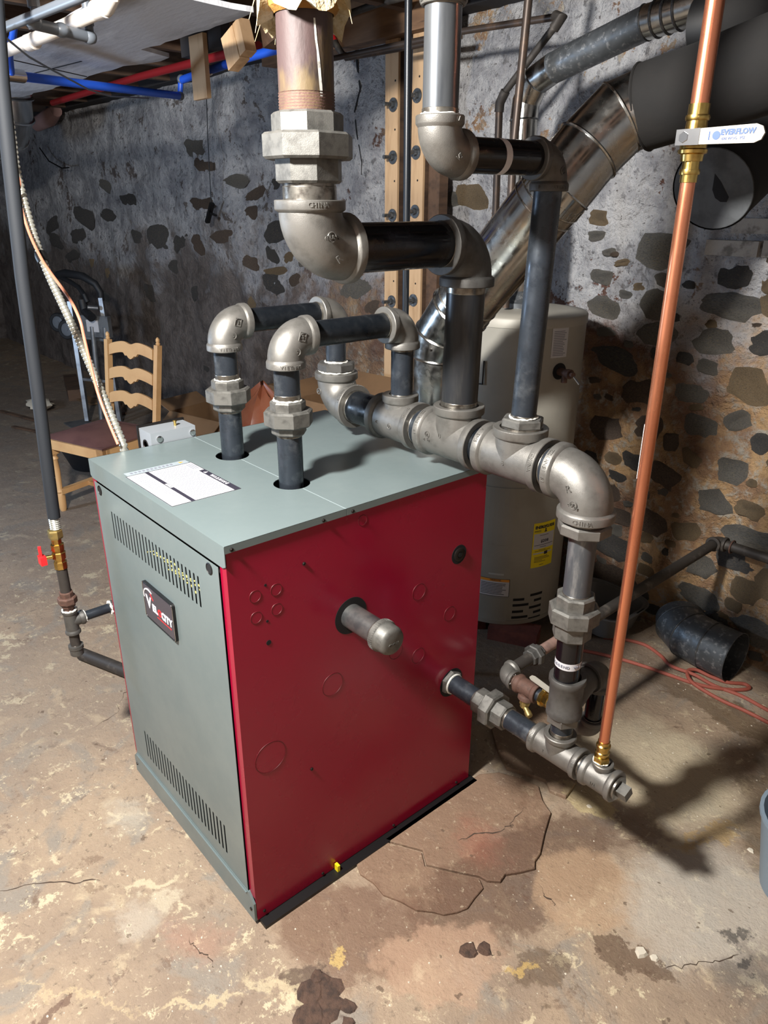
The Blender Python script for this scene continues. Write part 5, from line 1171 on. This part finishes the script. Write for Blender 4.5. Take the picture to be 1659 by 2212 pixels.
# ------------------------------------------------------------------ chair, hand truck and rubbish at the left
def build_chair():
    o = V(-3.05, .53, 0); ang = radians(19.5); u = V(cos(ang), sin(ang), 0); w = V(-sin(ang), cos(ang), 0)
    P = thing('ladder_back_chair', 'light wooden ladder-back chair with a brown seat, left of the boiler', 'chair', o)
    def p(a, b, z): return o+u*a+w*b+V(0, 0, z)
    Wd, Dp = .47, .43; m = Matrix((u, w, V(0, 0, 1))).transposed().to_4x4(); m.translation = o
    def BX(lo, hi): return MB().box(lo, hi, m)
    b = MB(); n = 8; vs = []
    for j in range(n+1):
        for i in range(n+1):
            a, c = i/n, j/n; ins = .03*c
            h = .030*(1-(2*a-1)**4)*(1-(2*c-1)**4)
            vs.append(p(ins-.005+(Wd+.01-2*ins)*a, -.005+(Dp-.01)*c, .452+h))
    b.add(vs, [[j*(n+1)+i, j*(n+1)+i+1, (j+1)*(n+1)+i+1, (j+1)*(n+1)+i] for j in range(n) for i in range(n)], True)
    b.box((0, 0, .440), (Wd, Dp, .454), m); b.build('seat', chairs, P)
    BX((.0, 0, .385), (Wd, .024, .446)).build('front_rail', chairw, P); BX((0, .03, .385), (.022, Dp, .446)).build('side_rail', chairw, P); BX((Wd-.022, .03, .385), (Wd, Dp, .446)).build('side_rail', chairw, P); BX((.03, Dp-.02, .385), (Wd-.03, Dp, .446)).build('back_rail', chairw, P)
    for a in (.025, Wd-.025):
        b = MB().lathe(p(a, .025, 0), (0, 0, 1), [(0, .016), (.02, .021), (.09, .024), (.11, .017), (.12, .022), (.135, .015), (.25, .020), (.31, .017), (.32, .023), (.335, .016), (.345, .022), (.355, .02)], 14, True)
        b.box((a-.025, 0, .35), (a+.025, .05, .446), m); b.build('front_leg', chairw, P)
    for a in (.045, Wd-.045):
        b = MB(); b.bar(p(a, Dp+.03, 0), p(a, Dp, .45), .030, .034, w); b.bar(p(a, Dp, .44), p(a-.012 if a < .2 else a+.012, Dp+.075, .92), .028, .036, w)
        t = p(a-.012 if a < .2 else a+.012, Dp+.076, .92); b.lathe(t, (0, .03, 1), [(0, .011), (.008, .014), (.016, .009), (.022, .012), (.034, .011), (.044, .003)], 10, True); b.build('back_post', chairw, P)
    for k, z in enumerate((.59, .73, .87)):
        top = []; bot = []
        for i in range(25):
            q = i/24; s = -1+2*q
            wave = .026*abs(sin(pi*q))**.7*(1-.55*math.exp(-(s/.22)**2))
            arch = .020*math.exp(-(s/.20)**2)+(.006 if abs(abs(s)-.26) < .06 else 0)
            top.append((q*(Wd-.12), .024+wave*1.25)); bot.append((q*(Wd-.12), -.034+.028*(1-(s*s))**1 - arch*2.0))
        poly = bot+top[::-1]; b = MB(); kk = (z-.44)/.46; off = .075*kk
        tilt = V(0, 0, 1)*.99+w*.145
        b.prism(poly, p(.06, Dp+off-.006, z), u, tilt, .014); b.build('slat', chairw, P)
    BX((.02, .018, .105), (.05, Dp+.02, .135)).build('stretcher', chairw, P); BX((Wd-.05, .018, .105), (Wd-.02, Dp+.02, .135)).build('stretcher', chairw, P); BX((.04, .2, .107), (Wd-.04, .23, .132)).build('stretcher', chairw, P)
build_chair()
def build_truck():
    P = thing('hand_truck', 'aluminium hand truck with black handle loop standing behind the chair', 'hand truck', (-4.65, 1.45, 0))
    b0, b1 = V(-4.60, 1.55, .02), V(-4.64, 1.55, .99); a0, a1 = V(-4.80, 1.36, .02), V(-4.90, 1.40, .95)
    for s, e in ((a0, a1), (b0, b1)): MB().bar(s, e, .05, .03, (.6, .8, 0)).build('side_rail', alum, P)
    c0, c1 = V(-4.70, 1.44, .02), V(-4.66, 1.46, .78)
    MB().sweep([c0, c1], .020, 12).build('centre_tube', alum, P); MB().sweep([c0+V(.06, .05, 0), c1+V(.10, .06, 0)], .018, 12).build('centre_tube', alum, P)
    for t in (.36, .72): MB().bar(a0.lerp(a1, t), b0.lerp(b1, t*.93), .03, .02).build('crossbar', alum, P)
    MB().sweep([V(-5.08, 1.40, 1.135), V(-4.95, 1.42, 1.155), V(-4.74, 1.47, 1.145), V(-4.66, 1.53, 1.09), V(-4.635, 1.55, 1.03), V(-4.64, 1.55, .97)], [.03, .032, .03, .026, .024, .024], 12).build('handle_loop', rubber, P)
    MB().sweep([V(-5.06, 1.41, 1.12), V(-4.86, 1.41, 1.10), V(-4.72, 1.42, 1.07), V(-4.62, 1.42, 1.02), V(-4.60, 1.43, .97)], .018, 12).build('handle_loop', rubber, P)
    MB().sweep([V(-4.68, 1.42, .98), V(-4.665, 1.42, .90), V(-4.56, 1.43, .86)], .034, 12).build('grip', rubber, P); MB().sweep([V(-4.62, 1.43, .93), V(-4.60, 1.5, .92)], .016, 12).build('latch_bar', alum, P)
    m = Matrix.Rotation(radians(30), 4, 'Z'); m.translation = V(-4.76, 1.42, .70); MB().box((0, -.02, 0), (.26, .02, .16), m).build('plate', alum, P); MB().box((.06, -.024, .04), (.17, -.0205, .13), m).build('plate_label', white_lbl, P)
    for c in (V(-5.25, 1.40, .75), V(-4.93, 1.36, .735)):
        wv = MB().lathe(c, (.6, -.8, .1), [(-.02, .05), (-.02, .07), (-.012, .078), (.012, .078), (.02, .07), (.02, .05)], 24, True, False).build('wheel', rubber, P)
        MB().lathe(c, (.6, -.8, .1), [(-.018, .052), (.012, .052), (.016, .04), (.016, .012), (.02, .012)], 20, True).build('wheel_hub', abs_m, wv)
    MB().bar(V(-5.25, 1.43, .80), V(-4.62, 1.5, .84), .05, .03).build('caster_bracket', alum, P)
    MB().box((-4.9, 1.20, .0), (-4.5, 1.38, .01), Matrix.Identity(4)).build('toe_plate', alum, P)
build_truck()
def flapbox(name, label, o, rz, L, D, H, flaps=True, group=None):
    m = Matrix.Rotation(radians(rz), 4, 'Z'); m.translation = V(*o); t = .006
    P = thing(name, label, 'box', o, group); b = MB()
    b.box((0, 0, 0), (L, D, t), m); b.box((0, 0, 0), (L, t, H), m); b.box((0, D-t, 0), (L, D, H), m); b.box((0, 0, 0), (t, D, H), m); b.box((L-t, 0, 0), (L, D, H), m); b.build('carton', card, P)
    if flaps:
        for (a, c, d, e) in (((0, 0, H), (L, 0, H), (0, -.13, -.10), 0), ((L, 0, H), (L, D, H), (.12, 0, -.12), 0), ((L, D, H), (0, D, H), (0, .12, .08), 0), ((0, D, H), (0, 0, H), (-.12, 0, .05), 0)):
            A, B, Dv = V(*a), V(*c), V(*d); n = (B-A).cross(Dv).normalized()*.005; vs = [A, B, B+Dv, A+Dv]; MB().add([m @ v for v in vs+[q+n for q in vs]], [[0, 1, 2, 3], [7, 6, 5, 4], [0, 4, 5, 1], [1, 5, 6, 2], [2, 6, 7, 3], [3, 7, 4, 0]]).build('flap', card, P)
def build_rubbish():
    flapbox('cardboard_box', 'open cardboard box behind the junction box, flaps folded out', (-3.30, 1.40, 0), 14, .48, .34, .40)
    flapbox('cardboard_box', 'low cardboard box on the floor between the chair and the open box', (-3.95, 1.36, 0), 20, .40, .26, .14, False)
    flapbox('cardboard_box', 'upright cardboard box right of the brown plastic bag, near the header elbow', (-1.84, 1.42, 0), 8, .40, .28, .76)
    flapbox('cardboard_box', 'closed cardboard box against the wall behind the brown plastic bag', (-2.72, 1.80, 0), 3, .44, .16, .62, False)
    b = MB(); n = 26; vs = []; random.seed(4)
    for j in range(17):
        t = j/16
        for i in range(n):
            q = 2*pi*i/n; rr = (.22*sin(pi*min(1, .1+t*.93))**.55+.01)*(1+.20*noise.noise(Vector((cos(q)*2.2, sin(q)*2.2, t*3)))+.16*noise.noise(Vector((cos(q)*6, sin(q)*6, t*7)))+.08*noise.noise(Vector((cos(q)*14, sin(q)*14, t*16))))
            vs.append((-2.16+rr*cos(q)*1.15, 1.42+rr*sin(q)*.75, .76*t*(1+.08*noise.noise(Vector((cos(q)*3, sin(q)*3, 5))))))
    b.add(vs, [[j*n+i, j*n+(i+1) % n, (j+1)*n+(i+1) % n, (j+1)*n+i] for j in range(16) for i in range(n)], True); b.f.append(list(range(16*n, 17*n))); b.sm.append(False)
    single('rubbish_bag', b, bagm, 'crumpled brown plastic bag behind the boiler risers', 'bag', (-2.16, 1.42, 0))
    random.seed(21)
    for x, y, L, a, w_, m_, lab in ((-4.28, 1.62, .50, .5, .08, wood_d, 'dark scrap board on the floor right of the hand truck'), (-4.10, 1.86, .42, 2.6, .06, card, 'strip of torn cardboard by the wall behind the chair'), (-3.62, 1.84, .36, .2, .10, wood_d, 'short dark board against the wall left of the open box'),
                                 (-5.55, 1.62, .46, .1, .12, card, 'flat piece of cardboard on the floor left of the hand truck'), (-5.05, 1.72, .40, 2.9, .07, wood_d, 'dark lath on the floor behind the hand truck'), (-5.35, .98, .55, .25, .035, wood_d, 'thin dark lath on the open floor left of the chair'), (-4.85, .92, .4, .35, .03, wood_d, 'second thin dark lath on the open floor, nearer the chair')):
        b = MB().bar((x-cos(a)*L/2, y-sin(a)*L/2, .010), (x+cos(a)*L/2, y+sin(a)*L/2, .014), w_, .014)
        single('scrap_board', b, m_, lab, 'scrap', (x, y, 0), 'scraps along the wall')
    for k, (x, y, a, lab) in enumerate(((-3.66, 1.78, .03, 'thin pale stick leaning against the wall, left of two'), (-3.38, 1.76, -.14, 'thin pale stick leaning against the wall, right of two'))):
        b = MB().bar((x, y, 0), (x+a, y+.2, .62), .022, .012); single('wood_strip', b, pvc, lab, 'stick', (x, y, 0))
    b = MB(); n = 14
    for j in range(8):
        for i in range(n):
            q = 2*pi*i/n; t = j/7; rr = .12*sin(pi*t*.98+.02)*(1+.6*noise.noise(Vector((cos(q)*3, sin(q)*3, t*4)))+.5*noise.noise(Vector((cos(q)*9, sin(q)*9, t*9)))); b.v.append(Vector((-5.45+rr*cos(q)*1.2, 1.20+rr*sin(q)*.8, .12*t)))
    b.f += [[j*n+i, j*n+(i+1) % n, (j+1)*n+(i+1) % n, (j+1)*n+i] for j in range(7) for i in range(n)]; b.sm += [True]*(7*n)
    single('white_rag', b, chipm, 'crumpled white rag on the dark floor at far left', 'rag', (-5.45, 1.2, 0))
    P = thing('black_basin', 'dark round basin on the floor behind the chair', 'basin', (-3.72, 1.02, 0))
    MB().lathe((-3.72, 1.02, 0), (0, 0, 1), [(.0, .15), (.004, .16), (.13, .21), (.14, .215), (.14, .205), (.012, .15), (.012, .001)], 28, True, False).build('bowl', rubber, P)
    b = MB().bar((-6.3, 1.75, .05), (-5.6, 1.55, .05), .12, .1); single('timber_block', b, wood_d, 'dark timber lying on the floor below the far wall', 'wood', (-5.9, 1.65, 0))
build_rubbish()

# ------------------------------------------------------------------ things on the floor at the right
def build_floor_right():
    P = thing('duct_elbow', 'dull galvanised stove pipe elbow lying on the floor by the wall', 'duct', (.14, 1.93, 0))
    r = .096; pts = [V(.020, 1.985, .112), V(.040, 1.955, .104), V(.095, 1.922, .099), V(.185, 1.908, .098), V(.285, 1.905, .098)]
    for i in range(4):
        b = MB().section(pts, r, i, 36); b.section(pts, r-.003, i, 36); b.build('gore' if i < 3 else 'open_collar', galvd, P)
    for i in (1, 2, 3, 4):
        s = MB(); bead(s, pts[i], (pts[min(i+1, 4)]-pts[i]).normalized()+(pts[i]-pts[i-1]).normalized(), r+.001, .003 if i < 4 else .002); s.build('seam_bead', galvd, P)
    MB().lathe(pts[0], pts[1]-pts[0], [(.004, r-.005), (.008, r-.005)], 28).build('dark_inside', slot_m, P)
    P = thing('plastic_tub', 'grey plastic tub on the floor behind the pipes, under the slanting iron pipe', 'tub', (-.27, 1.86, 0))
    b = MB(); n = 40; rings = []
    def ring(hx, hy, z, e=4): return [( -.27+hx*abs(cos(q))**(2/e)*(1 if cos(q) > 0 else -1), 1.86+hy*abs(sin(q))**(2/e)*(1 if sin(q) > 0 else -1), z) for q in [2*pi*i/n for i in range(n)]]
    R_ = [ring(.0005, .0005, .004), ring(.105, .09, .004), ring(.125, .11, .02), ring(.155, .135, .125), ring(.168, .148, .127), ring(.168, .148, .120), ring(.16, .14, .118)]
    inner = [ring(.148, .128, .122), ring(.118, .103, .024), ring(.0005, .0005, .016)]
    Rr = R_[:5]+inner; vs = [v for rg in Rr for v in rg]; b.add(vs, [[j*n+i, j*n+(i+1) % n, (j+1)*n+(i+1) % n, (j+1)*n+i] for j in range(len(Rr)-1) for i in range(n)], True); b.build('basin', tub_m, P)
    b = MB(); rg = ring(.166, .146, .126); b.sweep(rg+rg[:2], .005, 6, False); b.build('rim', tub_m, P)
    def spl(ps, n=10):
        ps = [V(*q) for q in ps]; out = []
        for i in range(len(ps)-1):
            a = ps[max(i-1, 0)]; b_ = ps[i]; c = ps[i+1]; d = ps[min(i+2, len(ps)-1)]
            for k in range(n): t = k/n; out.append(.5*((2*b_)+(c-a)*t+(2*a-5*b_+4*c-d)*t*t+(3*b_-a-3*c+d)*t**3))
        return out+[ps[-1]]
    z = .0065
    hose = [(-.34, 1.72, z), (-.20, 1.82, z), (-.10, 1.85, z), (-.02, 1.815, z), (.05, 1.765, z), (.15, 1.755, z), (.26, 1.78, z), (.36, 1.76, z), (.55, 1.70, z), (.8, 1.66, z)]
    hose = [(-.25, 1.60, z), (-.14, 1.66, z), (-.045, 1.70, z), (.04, 1.725, z), (.127, 1.745, z), (.21, 1.765, z), (.28, 1.80, z), (.34, 1.855, z), (.36, 1.895, z), (.335, 1.905, z), (.29, 1.868, z), (.235, 1.850, .010), (.18, 1.835, .019), (.165, 1.80, .018), (.21, 1.755, .014), (.32, 1.745, z), (.42, 1.75, z), (.56, 1.74, z), (.8, 1.70, z)]
    b = MB().sweep(spl(hose), .0068, 10); single('red_hose', b, cord_m, 'thin red rubber hose looped on the floor in front of the duct elbow', 'hose', (.1, 1.75, 0))
    b = MB().sweep(spl([(-.19, 1.78, z), (-.13, 1.83, z), (-.05, 1.86, z), (.03, 1.84, z), (.10, 1.80, .010), (.19, 1.80, .019), (.27, 1.81, z), (.36, 1.825, z), (.46, 1.815, z), (.7, 1.79, z)]), .0068, 10); single('red_hose', b, cord_m, 'straighter length of red hose crossing the hose loop by the wall', 'hose', (.1, 1.8, 0))
    P = thing('bucket', 'blue grey bucket just cut off by the right edge of the picture', 'bucket', (.845, 1.13, 0))
    b = MB().lathe((.845, 1.13, 0), (0, 0, 1), [(0, .10), (.22, .135), (.225, .141), (.235, .141), (.235, .132), (.02, .098), (.02, .001)], 32, True, False); b.build('pail', bucket_m, P)
    random.seed(9)
    chips = [(.665, .655, .022, 'larger pale concrete chip on the damp spot at right'), (.692, .668, .014, 'small pale concrete chip next to the larger one on the damp spot'), (.385, .36, .010, 'flat pale chip on the brown floor in front of the slab'), (.70, 1.16, .012, 'small white chip near the right edge of the picture'), (.31, .955, .011, 'small pale chip on the dirt by the slab edge')]
    def chip(x, y, s, z=0):
        b = MB(); n = 6; q0 = random.random()*6; rs = [s*random.uniform(.6, 1.1) for _ in range(n)]
        vs = [(x+rs[i]*cos(q0+i*2*pi/n), y+rs[i]*.8*sin(q0+i*2*pi/n), z) for i in range(n)]+[(x+.7*rs[i]*cos(q0+i*2*pi/n), y+.55*rs[i]*sin(q0+i*2*pi/n), z+s*.35) for i in range(n)]
        return b.add(vs, [[i, (i+1) % n, n+(i+1) % n, n+i] for i in range(n)]+[list(range(n, 2*n)), list(range(n))[::-1]])
    for x, y, s, lab in chips: single('concrete_chip', chip(x, y, s), chipm, lab, 'chip', (x, y, 0), 'concrete chips on the floor')
    # fine grit nobody could count
    b = MB()
    for k in range(420):
        x, y = random.uniform(-.9, .85), random.uniform(-.55, 1.8)
        if -.74 < x < .03 and -.02 < y < .80: continue
        c = chip(x, y, random.uniform(.0015, .004), .0); b.add(c.v, c.f)
    g = b.build('floor_grit', chipm); g['kind'] = 'stuff'; g['label'] = 'pale grit scattered over the concrete floor'; g['category'] = 'grit'
build_floor_right()
